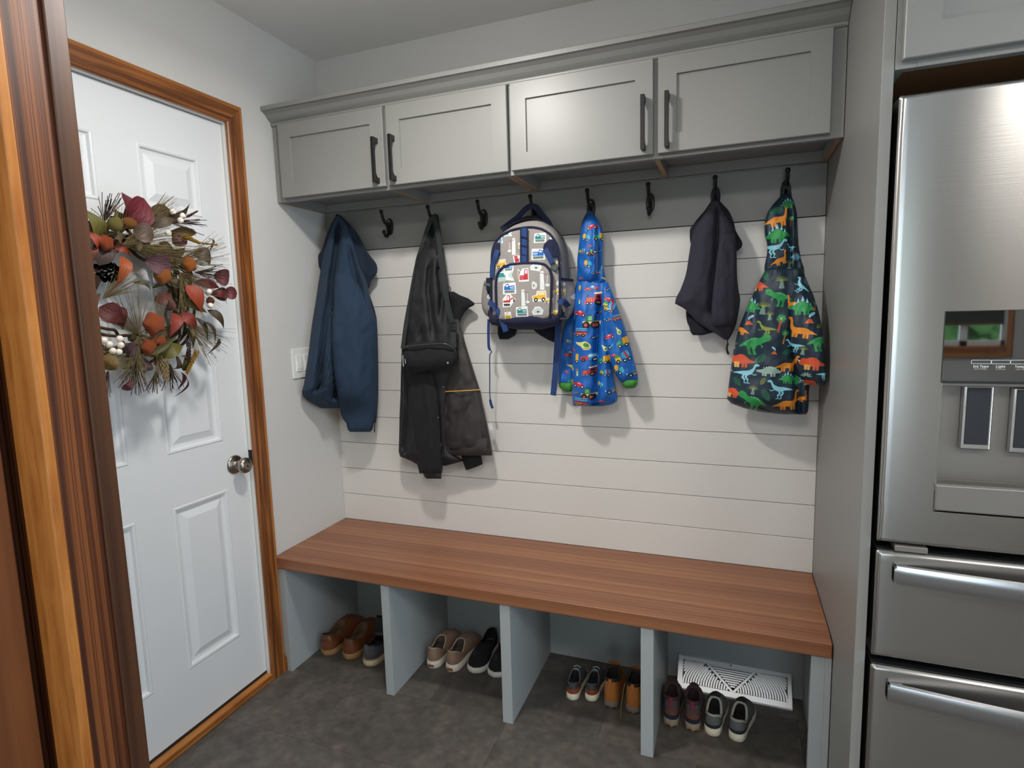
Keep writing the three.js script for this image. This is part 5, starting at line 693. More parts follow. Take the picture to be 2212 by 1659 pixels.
  mesh('hood', cloth([[466, 1272, 1286, 0.06, 0.055, 0.012, 0.012], [476, 1262, 1292, , , 0.024], [490, 1257, 1299, , , 0.034], [510, 1253, 1303, , , 0.042, 0.018], [540, 1249, 1302, , , 0.046], [565, 1247, 1302, , , 0.046], [590, 1247, 1306, , , 0.042], [604, 1246, 1309, , , 0.034], [612, 1252, 1306, , , 0.024]], { folds: [{ at: [[1283, 470], [1284, 540], [1282, 600]], w: 5, d: 0.012, open: true }, { at: [[1294, 520], [1296, 570], [1292, 605]], w: 4, d: -0.016, open: true }, { at: [[1262, 580], [1275, 600]], w: 10, d: 0.008 }], wrinkle: 0.004, seed: 41 }), m, t);
  const sl = mesh('sleeve', cloth([[640, 1236, 1252, 0.032, 0.032, 0.01, 0.012], [680, 1226, 1248, , , 0.016, 0.015], [720, 1215, 1244, , , 0.02], [760, 1209, 1242, , , 0.026], [800, 1207, 1240], [822, 1206, 1238, , , 0.026], [830, 1207, 1237, , , 0.022]], { wrinkle: 0.004, seed: 42 }), m, t);
  mesh('cuff', cloth([[827, 1207, 1238, 0.032, 0.032, 0.024, 0.016], [836, 1208, 1237, , , 0.026], [843, 1215, 1236, , , 0.022], [847, 1223, 1234, , , 0.012]], { folds: [1212, 1217, 1222, 1227, 1232].map((u) => ({ at: [[u - 1, 825], [u + 2, 850]], w: 1.6, d: -0.003, open: true })), seed: 43 }), green, sl, 'gathered green cuff');
  mesh('body', cloth([[600, 1250, 1302, 0.055, 0.055, 0.026, 0.016], [612, 1245, 1310, , , 0.034], [640, 1240, 1318, , , 0.042, 0.02], [680, 1238, 1322, 0.06, 0.06, 0.046], [720, 1237, 1320], [760, 1236, 1319, , , 0.05], [800, 1236, 1323, 0.065, 0.06], [840, 1236, 1330], [860, 1236, 1334, , , 0.046], [868, 1236.5, 1332, , , 0.044], [874, 1237, 1322, , , 0.036], [877, 1240, 1300, , , 0.024]], { folds: [{ at: [[1297, 640], [1292, 700], [1288, 780], [1287, 876]], w: 4.5, d: -0.045, open: true }, { at: [[1262, 640], [1262, 760], [1264, 876]], w: 20, d: 0.016, open: true }, { at: [[1305, 740], [1310, 860]], w: 9, d: 0.014, open: true }], wrinkle: 0.003, seed: 44 }), m, t);
  const sr = mesh('sleeve', cloth([[610, 1306, 1313, 0.075, 0.07, 0.01, 0.012], [630, 1301, 1322, 0.085, 0.075, 0.02, 0.016], [660, 1299, 1333, , , 0.028], [690, 1300, 1344, , , 0.033, 0.02], [720, 1303, 1354, , , 0.035], [750, 1309, 1362], [780, 1318, 1370, , , 0.034], [805, 1328, 1376, , , 0.032], [818, 1336, 1378, , , 0.028], [826, 1342, 1377, , , 0.022]], { folds: [{ at: [[1318, 660], [1332, 740], [1350, 815]], w: 12, d: 0.008, open: true }, { at: [[1310, 700], [1318, 740]], w: 5, d: -0.01 }], wrinkle: 0.004, seed: 45 }), m, t);
  mesh('cuff', cloth([[821, 1341, 1378, 0.085, 0.075, 0.025, 0.016], [830, 1345, 1377, , , 0.026], [836, 1347, 1374, , , 0.02], [839, 1352, 1368, , , 0.01]], { folds: [1348, 1354, 1360, 1366, 1372].map((u) => ({ at: [[u - 1, 819], [u + 1, 840]], w: 1.6, d: -0.003, open: true })), seed: 46 }), green, sr);
}
// ------------------------------------------------------------------ backpack
{
  const zf = 0.175, zb = 0.055;
  const pc = printCanvas(0.74, 1.16, 1.24, 1.76, 2400, '#9d9792'), D = DIG;
  const put = (k, u, v, w, rot, fl, col) => { const q = at(u, v, 'z', zf + 0.02), e = at(u + w, v, 'z', zf + 0.02); pc.draw(k, q.x, q.y, e.x - q.x, rot, fl, col); };
  const A = (k, cx, cy, w, rot = 0, fl = 1, col) => put(k, 1030 + cx / 7.21, 430 + cy / 7.21, w / 7.21, rot, fl, col), B = (k, cx, cy, w, rot = 0, fl = 1, col) => put(k, 1030 + cx / 6.38, 640 + cy / 6.38, w / 6.38, rot, fl, col);
  A(D.crane, 545, 730, 230); A(D.cab, 955, 590, 190, 0.02, 1, '#2a8582'); A(D.cab, 930, 850, 215, 0, -1); A(D.hopper, 655, 710, 110); A(D.red, 610, 920, 140, 1.4); A(D.loader, 1160, 600, 110, 0.4); A(D.shovel, 450, 530, 130); A(D.jeep, 345, 1010, 170, -0.1); A(D.hopper, 1240, 1000, 110, 0.3);
  A(D.shovel, 450, 1190, 300); A(D.red, 745, 1190, 190); A(D.crane, 1030, 1270, 260, 0, -1); A(D.cab, 525, 1390, 210); A(D.digger, 510, 1580, 210); A(D.crane, 740, 1540, 230, 0, -1); A(D.jeep, 990, 1520, 215); A(D.loader, 930, 1050, 170, 0.2); A(D.cab, 500, 1060, 160, 0, 1, '#2d62b0'); A(D.loader, 915, 1345, 110, 1.57); A(D.loader, 1250, 1300, 90); A(D.jeep, 1235, 1440, 130, 0.1); A(D.cab, 95, 1400, 90, 1.2, 1, '#be2e3e'); A(D.loader, 110, 1500, 110); A(D.cab, 330, 640, 90, 1.4); A(D.hopper, 1440, 1330, 120); A(D.loader, 1430, 1500, 130);
  B(D.cab, 635, 210, 170, 0, 1, '#2a8582'); B(D.loader, 850, 195, 150); B(D.hopper, 440, 265, 130); B(D.jeep, 1050, 235, 110); B(D.hopper, 250, 240, 110); B(D.jeep, 990, 60, 90);
  const print = phys({ map: pc.texture(), roughness: 0.75, bumpMap: weave, bumpScale: 0.0005, side: THREE.DoubleSide });
  const grey = fabric(0x9d9792), navy = fabric(0x1f2440), blue = fabric(0x264680), dark = fabric(0x191d2b), greyDark = fabric(0x6d6f6e), web = fabric(0x5b6466);
  const t = thing('backpack', 'childs grey backpack with construction vehicle print and navy trim', 'backpack', at(1135, 590, 'z', 0.12).toArray());
  const L = (pts, z) => pts.map(([u, v]) => at(u, v, 'z', z));
  // a padded slab: outline at its front face, rounded towards the front, straight back
  const slab = (pts, z1, z0, puff, inset = 0.012) => {
    const c = new THREE.CatmullRomCurve3(L(pts, z1), true, 'catmullrom', 0.25), n = 96, ring = c.getSpacedPoints(n).slice(0, n), ctr = V3(); ring.forEach((q) => ctr.add(q)); ctr.multiplyScalar(1 / n);
    const lev = [[1, z0 - z1, 1], [1, -puff * 1.1, 1], [1 - inset * 2, -puff * 0.45, 1], [0.93, -0.004, 0], [0.8, 0.001, 0], [0.5, 0.003, 0], [0.22, 0.0035, 0], [0.0, 0.0035, 0]];
    const P = [], U = [], I = [];
    lev.forEach(([s, dz]) => ring.forEach((q) => { const x = lerp(ctr.x, q.x, s), y = lerp(ctr.y, q.y, s); P.push(x, y, z1 + dz); U.push(x, y); }));
    for (let k = 0; k + 1 < lev.length; k++) for (let j = 0; j < n; j++) { const a = k * n + j, b = k * n + (j + 1) % n, e = a + n, f = b + n; I.push(a, b, e, b, f, e); }
    const id = P.length / 3; P.push(ctr.x, ctr.y, z0); U.push(ctr.x, ctr.y); for (let j = 0; j < n; j++) I.push(j, id, (j + 1) % n);
    const g = new THREE.BufferGeometry(); g.setAttribute('position', new THREE.Float32BufferAttribute(P, 3)); g.setAttribute('uv', new THREE.Float32BufferAttribute(U, 2)); g.setIndex(I); g.computeVertexNormals();
    // orient outward
    const nn = g.attributes.normal; let s = 0; for (let j = 0; j < n; j++) s += nn.getX(n + j) * (P[(n + j) * 3] - ctr.x) + nn.getY(n + j) * (P[(n + j) * 3 + 1] - ctr.y); if (s < 0) { const ix = g.index.array; for (let k = 0; k < ix.length; k += 3) { const q = ix[k]; ix[k] = ix[k + 1]; ix[k + 1] = q; } g.computeVertexNormals(); }
    return g;
  };
  const bodyPts = [[1057, 690], [1056, 640], [1056, 590], [1058, 545], [1066, 518], [1084, 498], [1106, 483], [1130, 475], [1150, 473], [1168, 477], [1186, 489], [1200, 508], [1209, 540], [1212, 590], [1212, 640], [1210, 684], [1180, 698], [1135, 702], [1090, 700]];
  mesh('main_bag', slab(bodyPts, zf - 0.012, zb, 0.035), grey, t);
  const frontPts = [[1063, 688], [1061, 640], [1061, 590], [1063, 545], [1070, 523], [1084, 508], [1106, 497], [1130, 492], [1150, 491], [1170, 495], [1188, 506], [1199, 521], [1206, 545], [1209, 590], [1209, 640], [1206, 682], [1180, 690], [1135, 694], [1090, 692]];
  mesh('front_panel', slab(frontPts, zf, zf - 0.03, 0.012), print, t, 'grey front panel printed with construction vehicles');
  const pipe = (pts, z, r, closed) => { const c = new THREE.CatmullRomCurve3(L(pts, z), closed, 'catmullrom', 0.3); return new THREE.TubeGeometry(c, 90, r, 8, closed); };
  mesh('piping', pipe(frontPts, zf - 0.006, 0.0042, true), navy, t);
  const pocketPts = [[1075, 690], [1072, 655], [1071, 615], [1074, 594], [1084, 580], [1102, 572], [1130, 569], [1158, 569], [1176, 572], [1187, 583], [1191, 600], [1190, 640], [1187, 685], [1165, 691], [1130, 693], [1100, 692]];
  const pk = mesh('front_pocket', slab(pocketPts, zf + 0.028, zf - 0.012, 0.014), print, t);
  mesh('pocket_piping', pipe(pocketPts.slice(0, 13), zf + 0.019, 0.0052, false), navy, pk);
  // bottom panel
  mesh('bottom_panel', cloth([[680, 1056, 1210, zb + 0.04, zb + 0.04, 0.158 - zb, 0.04], [687, 1056, 1210, , , 0.162 - zb], [694, 1058, 1209], [701, 1061, 1207, , , 0.155 - zb], [707, 1085, 1190, , , 0.13 - zb], [712, 1120, 1165, , , 0.09 - zb]], { p: 0.25, wrinkle: 0.002, seed: 51 }), navy, t);
  // centre webbing daisy chain
  const ch = mesh('webbing_chain', ribbon([[1132, 493, zf + 0.003], [1132, 530, zf + 0.008], [1132, 567, zf + 0.012]], 0.021, 0.003), blue, t, 'blue webbing loops');
  mesh('webbing_edge', merge([-7, 7].map((d) => ribbon([[1132 + d, 493, zf + 0.005], [1132 + d, 530, zf + 0.0105], [1132 + d, 567, zf + 0.014]], 0.005, 0.002))), navy, ch);
  for (const v of [512, 531, 551]) mesh('stitch_bar', ribbon([[1124, v - 2, zf + 0.011], [1141, v + 3, zf + 0.011]], 0.004, 0.003, 6), navy, ch);
  // side patches with blue straps
  mesh('side_patch', cloth([[524, 1070, 1080, zf - 0.004, zf, 0.008, 0.01], [535, 1064, 1080], [550, 1062, 1081], [560, 1062, 1074], [575, 1062, 1066]], { seed: 52 }), navy, t);
  mesh('side_patch', cloth([[517, 1186, 1198, zf, zf - 0.006, 0.008, 0.01], [527, 1175, 1203], [538, 1173, 1206], [550, 1176, 1208], [556, 1190, 1208]], { seed: 53 }), navy, t);
  const striped = (() => { const w = dataTex(64, 8, (u) => (Math.abs(u - 0.5) < 0.06 || Math.abs(Math.abs(u - 0.5) - 0.32) < 0.05 ? [24, 36, 74] : [36, 70, 128]), 0.025, 0.05); return phys({ map: w, roughness: 0.8, side: THREE.DoubleSide }); })();
  mesh('compression_strap', ribbon([[1075, 540, zf + 0.009], [1070, 556, zf + 0.012], [1064, 572, zf + 0.006], [1063, 600, zf + 0.003]], 0.017, 0.003), striped, t);
  mesh('compression_strap', ribbon([[1177, 538, zf + 0.012], [1187, 556, zf + 0.016], [1194, 568, zf + 0.014]], 0.019, 0.003), striped, t);
  const bk = at(1198, 577, 'z', zf + 0.004); mesh('strap_buckle', new RoundedBoxGeometry(0.024, 0.022, 0.009, 2, 0.003).rotateZ(-0.6).translate(bk.x, bk.y, bk.z), web, t);
  const bl = at(1058, 616, 'z', zf - 0.012); mesh('strap_buckle', new RoundedBoxGeometry(0.045, 0.01, 0.01, 2, 0.003).rotateZ(-0.22).translate(bl.x, bl.y, bl.z), web, t);
  // side pockets
  const spL = mesh('side_pocket', cloth([[606, 1046, 1064, 0.1, 0.14, 0.012, 0.02], [625, 1042, 1064], [650, 1040, 1064, , , 0.016], [668, 1042, 1063], [682, 1050, 1060, , , 0.008]], { seed: 54 }), print, t);
  mesh('pocket_side', cloth([[600, 1050, 1062, 0.115, 0.15, 0.012, 0.012], [640, 1049, 1062], [672, 1050, 1062], [684, 1054, 1060]], { seed: 55 }), navy, spL);
  const spR = mesh('side_pocket', cloth([[603, 1206, 1234, 0.14, 0.075, 0.016, 0.02], [625, 1208, 1242], [650, 1208, 1243, , , 0.02], [672, 1209, 1238], [690, 1209, 1226, , , 0.008]], { seed: 56 }), print, t);
  mesh('pocket_binding', ribbon([[1210, 603, 0.165], [1224, 604, 0.13], [1238, 606, 0.09]], 0.009, 0.004), navy, spR);
  mesh('pocket_side', cloth([[604, 1206, 1216, 0.15, 0.12, 0.014, 0.012], [640, 1204, 1218], [670, 1203, 1222], [686, 1206, 1222, , , 0.01]], { seed: 57 }), navy, spR);
  // lower straps
  mesh('waist_strap', ribbon([[1056, 652, 0.165], [1068, 662, 0.19], [1078, 675, 0.2], [1086, 695, 0.19], [1093, 716, 0.185]], 0.02, 0.003), striped, t);
  mesh('waist_strap', ribbon([[1206, 655, 0.175], [1217, 650, 0.165], [1228, 662, 0.135]], 0.019, 0.003), striped, t);
  const b3 = at(1225, 675, 'z', 0.13); mesh('adjuster', new RoundedBoxGeometry(0.022, 0.03, 0.009, 2, 0.003).rotateZ(-0.4).translate(b3.x, b3.y, b3.z), greyDark, t);
  const b4 = at(1066, 679, 'z', 0.165); mesh('adjuster', new RoundedBoxGeometry(0.018, 0.024, 0.008, 2, 0.003).rotateZ(0.5).translate(b4.x, b4.y, b4.z), web, t);
  mesh('hanging_strap', ribbon([[1056, 690, 0.1], [1055, 715, 0.095], [1056, 750, 0.09], [1062, 760, 0.088], [1058, 768, 0.088], [1058, 810, 0.08], [1058, 850, 0.075], [1060, 870, 0.07], [1064, 882, 0.065]], (x) => (x > 0.3 && x < 0.82 ? 0.0035 : 0.01), 0.0025, 60), striped, t, 'long thin loose strap');
  mesh('hanging_strap', ribbon([[1206, 690, 0.085], [1204, 740, 0.08], [1200, 800, 0.075], [1195, 854, 0.07]], 0.0215, 0.003, 30), striped, t, 'wide striped loose strap');
  // padded shoulder straps showing below the bag
  mesh('shoulder_strap', cloth([[690, 1076, 1116, 0.04, 0.04, 0.016, 0.012], [712, 1075, 1117], [725, 1076, 1112], [733, 1079, 1098, , , 0.01]], { seed: 58 }), dark, t);
  mesh('shoulder_strap', cloth([[690, 1136, 1204, 0.045, 0.045, 0.016, 0.012], [712, 1152, 1205], [725, 1168, 1205], [735, 1186, 1205, , , 0.012], [740, 1198, 1204, , , 0.008]], { seed: 59 }), dark, t);
  // top: zip lid, haul loop over the hook
  mesh('back_yoke', cloth([[466, 1138, 1166, 0.05, 0.05, 0.02, 0.012], [472, 1122, 1176], [482, 1100, 1190], [494, 1085, 1197]], { seed: 60 }), dark, t);
  mesh('haul_loop', ribbon([[1083, 496, 0.09], [1100, 484, 0.085], [1118, 470, 0.075], [1135, 452, 0.062], [1148, 445, 0.058], [1160, 450, 0.06], [1172, 465, 0.07], [1185, 482, 0.08], [1194, 500, 0.09]], 0.02, 0.004, 50, (x) => 0.5 * Math.sin(x * 6)), navy, t);
  mesh('zipper', pipe([[1090, 497], [1110, 482], [1132, 474], [1150, 472], [1170, 477], [1186, 487], [1196, 502]], 0.11, 0.003, false), dark, t);
  mesh('zipper_pull', tube([at(1173, 480, 'z', 0.125), at(1178, 485, 'z', 0.13)], 0.003, 6), M.nickel, t);
}
// ------------------------------------------------------------------ shoes under the bench
function shoeShape(o) {
  const { L, W: wd, soleT, heelH, sideH, throatH, throat, open = 0.3 } = o, N = 48;
  const hw = (t) => { const T = [0, 0.02, 0.06, 0.12, 0.22, 0.38, 0.55, 0.7, 0.82, 0.91, 0.965, 1], Y = [0, 0.36, 0.58, 0.69, 0.74, 0.74, 0.88, 1, 0.97, 0.8, 0.5, 0]; let k = 0; while (k + 2 < T.length && t > T[k + 1]) k++; const x = (t - T[k]) / (T[k + 1] - T[k]); return wd / 2 * lerp(Y[k], Y[k + 1], x); };
  const O = (a) => { const ph = a * Math.PI * 2, t = (1 - Math.cos(ph)) / 2, s = Math.sin(ph) >= 0 ? 1 : -1; return [s * hw(t), -t * L, t]; };
  const Q = (a) => { const ph = a * Math.PI * 2, t = (1 - Math.cos(ph)) / 2, tt = lerp(0.025, throat, t), x = Math.sign(Math.sin(ph)) * Math.pow(Math.abs(Math.sin(ph)), 0.75) * wd * open; const y = t < 0.5 ? lerp(heelH, sideH, smooth(t * 2)) : lerp(sideH, throatH, smooth(t * 2 - 1)); return V3(x, y, -tt * L); };
  const S = (a, r, off = 0) => { const [ox, oz, t] = O(a), q = Q(a), k = smooth(t), p = lerp(1.12, o.toeP ?? 2.1, k), e = lerp(1.9, 1.0, k), g = Math.pow(r, e), bulge = 1 + 0.06 * Math.sin(Math.PI * r) * (1 - k); const H = q.y - soleT; const x = lerp(ox, q.x, g) * bulge, z = lerp(oz, q.z, g) + (t < 0.3 ? 0.03 * L * Math.sin(Math.PI * r) * 0.4 * (1 - t / 0.3) : 0), y = soleT + H * (1 - Math.pow(1 - r, p)); const q2 = V3(x, y, z); if (off) { const c = V3(0, q2.y - 0.01, lerp(q2.z, -0.5 * L, 0.4)); q2.addScaledVector(q2.clone().sub(c).normalize(), off); } return q2; };
  return { O, Q, S, N, hw };
}
function makeShoe(name, label, group, o, x, z, turn, y = 0, tilt = 0) {
  const t = thing(name, label, 'shoe', [x, y, z], group), s = shoeShape(o), { N } = s; t.rotation.set(tilt, turn, 0, 'YXZ');
  const add = (n, g, m, p = t, l) => { const k = new THREE.Mesh(g, m); k.name = n; k.castShadow = k.receiveShadow = true; if (l) k.userData.label = l; p.add(k); return k; };
  // sole: outline extruded with a soft edge
  const ring = []; for (let i = 0; i < N; i++) { const [a, b] = s.O(i / N); ring.push([a * 1.05, b + (b > -0.5 * o.L ? 0.004 : -0.004)]); }
  const lev = [[0.93, 0], [1, 0.003], [1.01, o.soleT * 0.5], [0.99, o.soleT * 0.96], [0.86, o.soleT * 1.02]];
  const G = surf(lev.length - 1, N, (u, v) => { const [k, h] = lev[Math.round(u * (lev.length - 1))], [a, b] = ring[Math.round(v * N) % N], c = -o.L / 2; const lug = o.lugs && h < 0.006 ? (Math.round(v * N) % 4 < 2 ? 0 : 0.005) : 0; return V3(a * k, h + (h < 0.004 ? lug : 0) + (o.heelLift && b > -0.35 * o.L && false ? 0 : 0), c + (b - c) * k); });
  const capShape = (k, h, up) => { const sh = new THREE.Shape(ring.map(([a, b]) => new THREE.Vector2(a * k, -(-o.L / 2 + (b + o.L / 2) * k)))); const g = new THREE.ShapeGeometry(sh); g.rotateX(up ? -Math.PI / 2 : Math.PI / 2); if (!up) g.scale(1, 1, -1); g.translate(0, h, 0); return g; };
  G.index.array.reverse(); G.computeVertexNormals();
  const sole = add('sole', merge([G, capShape(0.93, 0.0, false), capShape(0.86, o.soleT * 1.02, true)]), o.sole);
  const M2 = 14;
  const flipIdx = (g) => { const ix = g.index.array; for (let k = 0; k < ix.length; k += 3) { const q = ix[k]; ix[k] = ix[k + 1]; ix[k + 1] = q; } g.computeVertexNormals(); return g; };
  const upper = add('upper', flipIdx(surf(N, M2, (a, r) => s.S(a, r), (a, r, q) => [q.x, q.z + q.y])), o.upper);
  add('lining', surf(N, 5, (a, r) => { const q = s.Q(a), [ox, oz] = s.O(a); const k = r; return V3(lerp(q.x * 0.97, ox * 0.72, k * 0.8), lerp(q.y - 0.0005, o.soleT + 0.006, Math.pow(k, 0.8)), lerp(q.z, clamp(oz, -o.L * (o.throat + 0.1), -0.02), k * 0.5)); }), o.lining, upper);
  add('insole', (() => { const g = capShape(0.78, o.soleT + 0.006, true); return g; })(), o.insole ?? o.lining, upper);
  const rim = []; for (let i = 0; i < N; i++) rim.push(s.Q(i / N));
  add('collar', new THREE.TubeGeometry(new THREE.CatmullRomCurve3(rim, true), 72, o.rim ?? 0.0028, 8, true), o.collar ?? o.upper, upper);
  const patch = (n, a0, a1, r0, r1, m, off = 0.0012, l) => add(n, flipIdx(surf(24, 6, (a, r) => s.S((lerp(a0, a1, a) + 1) % 1, lerp(r0, r1, r), off))), m, upper, l);
  for (const b of o.bands ?? []) patch(b[0], b[1], b[2], b[3], b[4], b[5], b[6] ?? 0.0012, b[7]);
  if (o.welt) add('welt', new THREE.TubeGeometry(new THREE.CatmullRomCurve3(ring.map(([a, b]) => V3(a * 1.0, o.soleT * 0.98, b)), true), 80, 0.0016, 6, true), o.welt, sole);
  if (o.heelLabel) { const [w, h] = o.heelLabel; add('heel_label', bx(-w / 2, w / 2, o.soleT * 0.5 - h / 2, o.soleT * 0.5 + h / 2, 0.0045, 0.0062, 0.0005), o.heelLabelMat, sole, 'brown heel label'); }
  if (o.tab) { const q = s.Q(0); add('pull_tab', merge([bx(-0.006, 0.006, q.y - 0.028, q.y + 0.006, q.z + 0.003, q.z + 0.0065, 0.0012)]), o.tab, upper); }
  if (o.laces) {
    const n = o.laces, q1 = s.Q(0.5);
    const top = (k) => { const r = lerp(0.985, 0.55, k); return [s.S(0.5 - 0.055, r, 0.003), s.S(0.5, r, 0.005), s.S(0.5 + 0.055, r, 0.003)]; };
    for (let i = 0; i < n; i++) add('lace', tube(top(i / n).map((q) => q), 0.0018, 12, 6), o.laceMat, upper);
    if (o.tongue) add('tongue', surf(8, 8, (a, r) => { const x = (a - 0.5) * o.W * 0.42, b = q1; return V3(x, b.y - 0.012 + r * 0.034 - Math.pow(a - 0.5, 2) * 0.03, b.z - 0.006 + r * 0.012); }), o.tongue, upper);
    if (o.bow) for (const sgn of [-1, 1]) add('lace', tube([[0, q1.y + 0.004, q1.z - 0.012], [sgn * 0.014, q1.y + 0.012, q1.z - 0.008], [sgn * 0.024, q1.y + 0.002, q1.z - 0.012], [sgn * 0.006, q1.y + 0.001, q1.z - 0.014]], 0.0016, 20, 6), o.laceMat, upper);
    if (o.looseLaces) for (const sgn of [-1, 1]) add('lace', tube([[sgn * 0.01, q1.y, q1.z - 0.01], [sgn * o.W * 0.5, q1.y * 0.6, q1.z + 0.01], [sgn * o.W * 0.58, 0.02, -0.02], [sgn * (o.W * 0.5), 0.002, 0.03]], 0.0016, 30, 6), o.laceMat, upper);
  }
  return t;
}
const leather = (c, r = 0.35) => std({ color: c, roughness: r, bumpMap: peel, bumpScale: 0.0003, side: THREE.DoubleSide });
const cloths = (c, r = 0.85) => std({ color: c, roughness: r, bumpMap: weave, bumpScale: 0.0006, side: THREE.DoubleSide });
const rubber = (c) => std({ color: c, roughness: 0.6, side: THREE.DoubleSide });
{
  const brown = { L: 0.275, W: 0.098, soleT: 0.026, heelH: 0.085, sideH: 0.06, throatH: 0.088, throat: 0.5, open: 0.29, toeP: 2.3, upper: leather(0x633720, 0.28), lining: cloths(0x6b573e), sole: rubber(0x8d6d45), collar: leather(0x5c3620), rim: 0.003, welt: rubber(0xa8875c), bands: [['heel_counter', -0.13, 0.13, 0.02, 0.55, leather(0x6f4027, 0.25)]], laces: 3, laceMat: cloths(0x3a2a1c) };
  makeShoe('leather_shoe', 'brown leather shoe with tan sole, nearest the door in the first cubby', 'brown leather pair', brown, 0.101, 0.315, 0.02);
  makeShoe('leather_shoe', 'brown leather shoe with tan sole between its mate and the grey canvas shoe', 'brown leather pair', brown, 0.204, 0.309, 0.0);
  const greyS = { L: 0.27, W: 0.096, soleT: 0.03, heelH: 0.085, sideH: 0.06, throatH: 0.08, throat: 0.46, open: 0.3, upper: cloths(0x4d4e50), lining: cloths(0x26262a), sole: rubber(0xc9b896), collar: cloths(0x35363a), welt: rubber(0x7c4a38), tab: cloths(0x5a5b5e) };
  makeShoe('canvas_shoe', 'dark grey canvas slip-on with cream sole in the first cubby', 'grey canvas pair', greyS, 0.309, 0.321, 0.0);
  const blk = { L: 0.25, W: 0.085, soleT: 0.02, heelH: 0.075, sideH: 0.055, throatH: 0.075, throat: 0.48, open: 0.28, upper: cloths(0x151517), lining: cloths(0x0e0e10), sole: rubber(0x1c1c1e), laces: 3, laceMat: cloths(0x2a2a2c), bow: true };
  makeShoe('black_shoe', 'black laced shoe resting on top of the grey canvas shoe', undefined, blk, 0.325, 0.267, -0.1, 0.1, -0.08);
  const tan = { L: 0.236, W: 0.082, soleT: 0.03, heelH: 0.082, sideH: 0.056, throatH: 0.082, throat: 0.44, open: 0.3, toeP: 2.4, upper: leather(0x8f7565, 0.22), lining: cloths(0x57514a), sole: rubber(0xd9d2c4), collar: cloths(0xb7a48c), rim: 0.0024, heelLabel: [0.026, 0.01], heelLabelMat: leather(0x8a5a34) };
  makeShoe('slip_on_shoe', 'glossy taupe slip-on with white sole, next to the first cubby divider', 'taupe slip-on pair', tan, 0.5565, 0.252, 0.0);
  makeShoe('slip_on_shoe', 'glossy taupe slip-on with white sole, next to the black slip-ons', 'taupe slip-on pair', tan, 0.638, 0.2495, -0.03);
  const bs = { L: 0.215, W: 0.082, soleT: 0.024, heelH: 0.07, sideH: 0.05, throatH: 0.062, throat: 0.52, open: 0.28, upper: cloths(0x121214), lining: cloths(0x0d0d0f), sole: rubber(0xcfcac2), bands: [['stitching', 0.40, 0.47, 0.35, 0.55, cloths(0x2a2a2c)]] };
  makeShoe('slip_on_shoe', 'black slip-on with white sole, toe outward, beside the taupe slip-on', 'black slip-on pair', bs, 0.722, 0.0145, Math.PI + 0.03);
  makeShoe('slip_on_shoe', 'black slip-on with white sole, toe outward, against the middle divider', 'black slip-on pair', bs, 0.81, 0.0145, Math.PI + 0.02);
  const kid = { L: 0.165, W: 0.063, soleT: 0.024, heelH: 0.062, sideH: 0.048, throatH: 0.068, throat: 0.47, open: 0.32, upper: leather(0x3d3f42, 0.5), lining: cloths(0x1a1a1c), sole: rubber(0xdad6c0), collar: cloths(0x4b4e52), rim: 0.0034, bands: [['heel_patch', -0.2, 0.2, 0.0, 0.46, leather(0x8a4a30, 0.4), 0.0015, 'brown heel patch']], laces: 2, laceMat: cloths(0x9fb0b4) };
  makeShoe('kids_sneaker', 'small grey sneaker with brown heel patch and white sole, standing free', 'small grey sneakers', kid, 1.123, 0.261, 0.03);
  makeShoe('kids_sneaker', 'small grey sneaker with brown heel patch and white sole, beside the tan boot', 'small grey sneakers', kid, 1.1865, 0.246, -0.02);
  const boot = { L: 0.17, W: 0.07, soleT: 0.026, heelH: 0.105, sideH: 0.095, throatH: 0.112, throat: 0.46, open: 0.36, toeP: 1.7, upper: leather(0xa9692e, 0.55), lining: cloths(0x221a14), sole: rubber(0x6d6256), lugs: true, collar: cloths(0x241d18), rim: 0.0062, tab: leather(0xa86a32), laces: 4, laceMat: cloths(0x9a7430), tongue: leather(0x8a5526), bow: true };
  makeShoe('kids_boot', 'small tan leather work boot beside the grey sneakers', 'small tan work boots', boot, 1.261, 0.262, 0.0);
  makeShoe('kids_boot', 'small tan leather work boot with loose laces against the third divider', 'small tan work boots', { ...boot, looseLaces: true }, 1.338, 0.2655, 0.0);
  const hike = { L: 0.172, W: 0.066, soleT: 0.028, heelH: 0.1, sideH: 0.09, throatH: 0.106, throat: 0.46, open: 0.35, toeP: 1.8, upper: cloths(0x4a4448), lining: cloths(0x2c1a20), sole: rubber(0x8f7f6a), lugs: true, collar: cloths(0x3b262c), rim: 0.0056, tab: cloths(0x7a2a34), laces: 3, laceMat: cloths(0x2b2326), tongue: cloths(0x3f2228), bands: [['heel_stripe', -0.24, 0.24, 0.0, 0.2, cloths(0x1d2438), 0.0016, 'navy heel stripe'], ['heel_patch', -0.22, 0.22, 0.2, 0.42, leather(0x6b4238, 0.5), 0.0012]] };
  makeShoe('hiking_shoe', 'small grey and maroon hiking shoe beside the third divider', 'small hiking shoes', hike, 1.4665, 0.2885, 0.0);
  makeShoe('hiking_shoe', 'small grey and maroon hiking shoe beside the light trimmed sneaker', 'small hiking shoes', hike, 1.5345, 0.288, 0.0);
  const run = { L: 0.185, W: 0.07, soleT: 0.027, heelH: 0.07, sideH: 0.05, throatH: 0.08, throat: 0.47, open: 0.32, upper: cloths(0x5c6462), lining: cloths(0x191b1c), sole: rubber(0xd7d1bb), collar: cloths(0xa9a89e), rim: 0.0042, bands: [['heel_stripe', -0.26, 0.26, 0.0, 0.26, cloths(0x1f2530), 0.0016, 'dark heel stripe']], laces: 3, laceMat: cloths(0x1c1e20), tongue: cloths(0x1d2022) };
  makeShoe('kids_sneaker', 'small grey sneaker with pale collar and dark heel stripe beside the hiking shoes', 'pale collared sneakers', run, 1.5945, 0.288, -0.1);
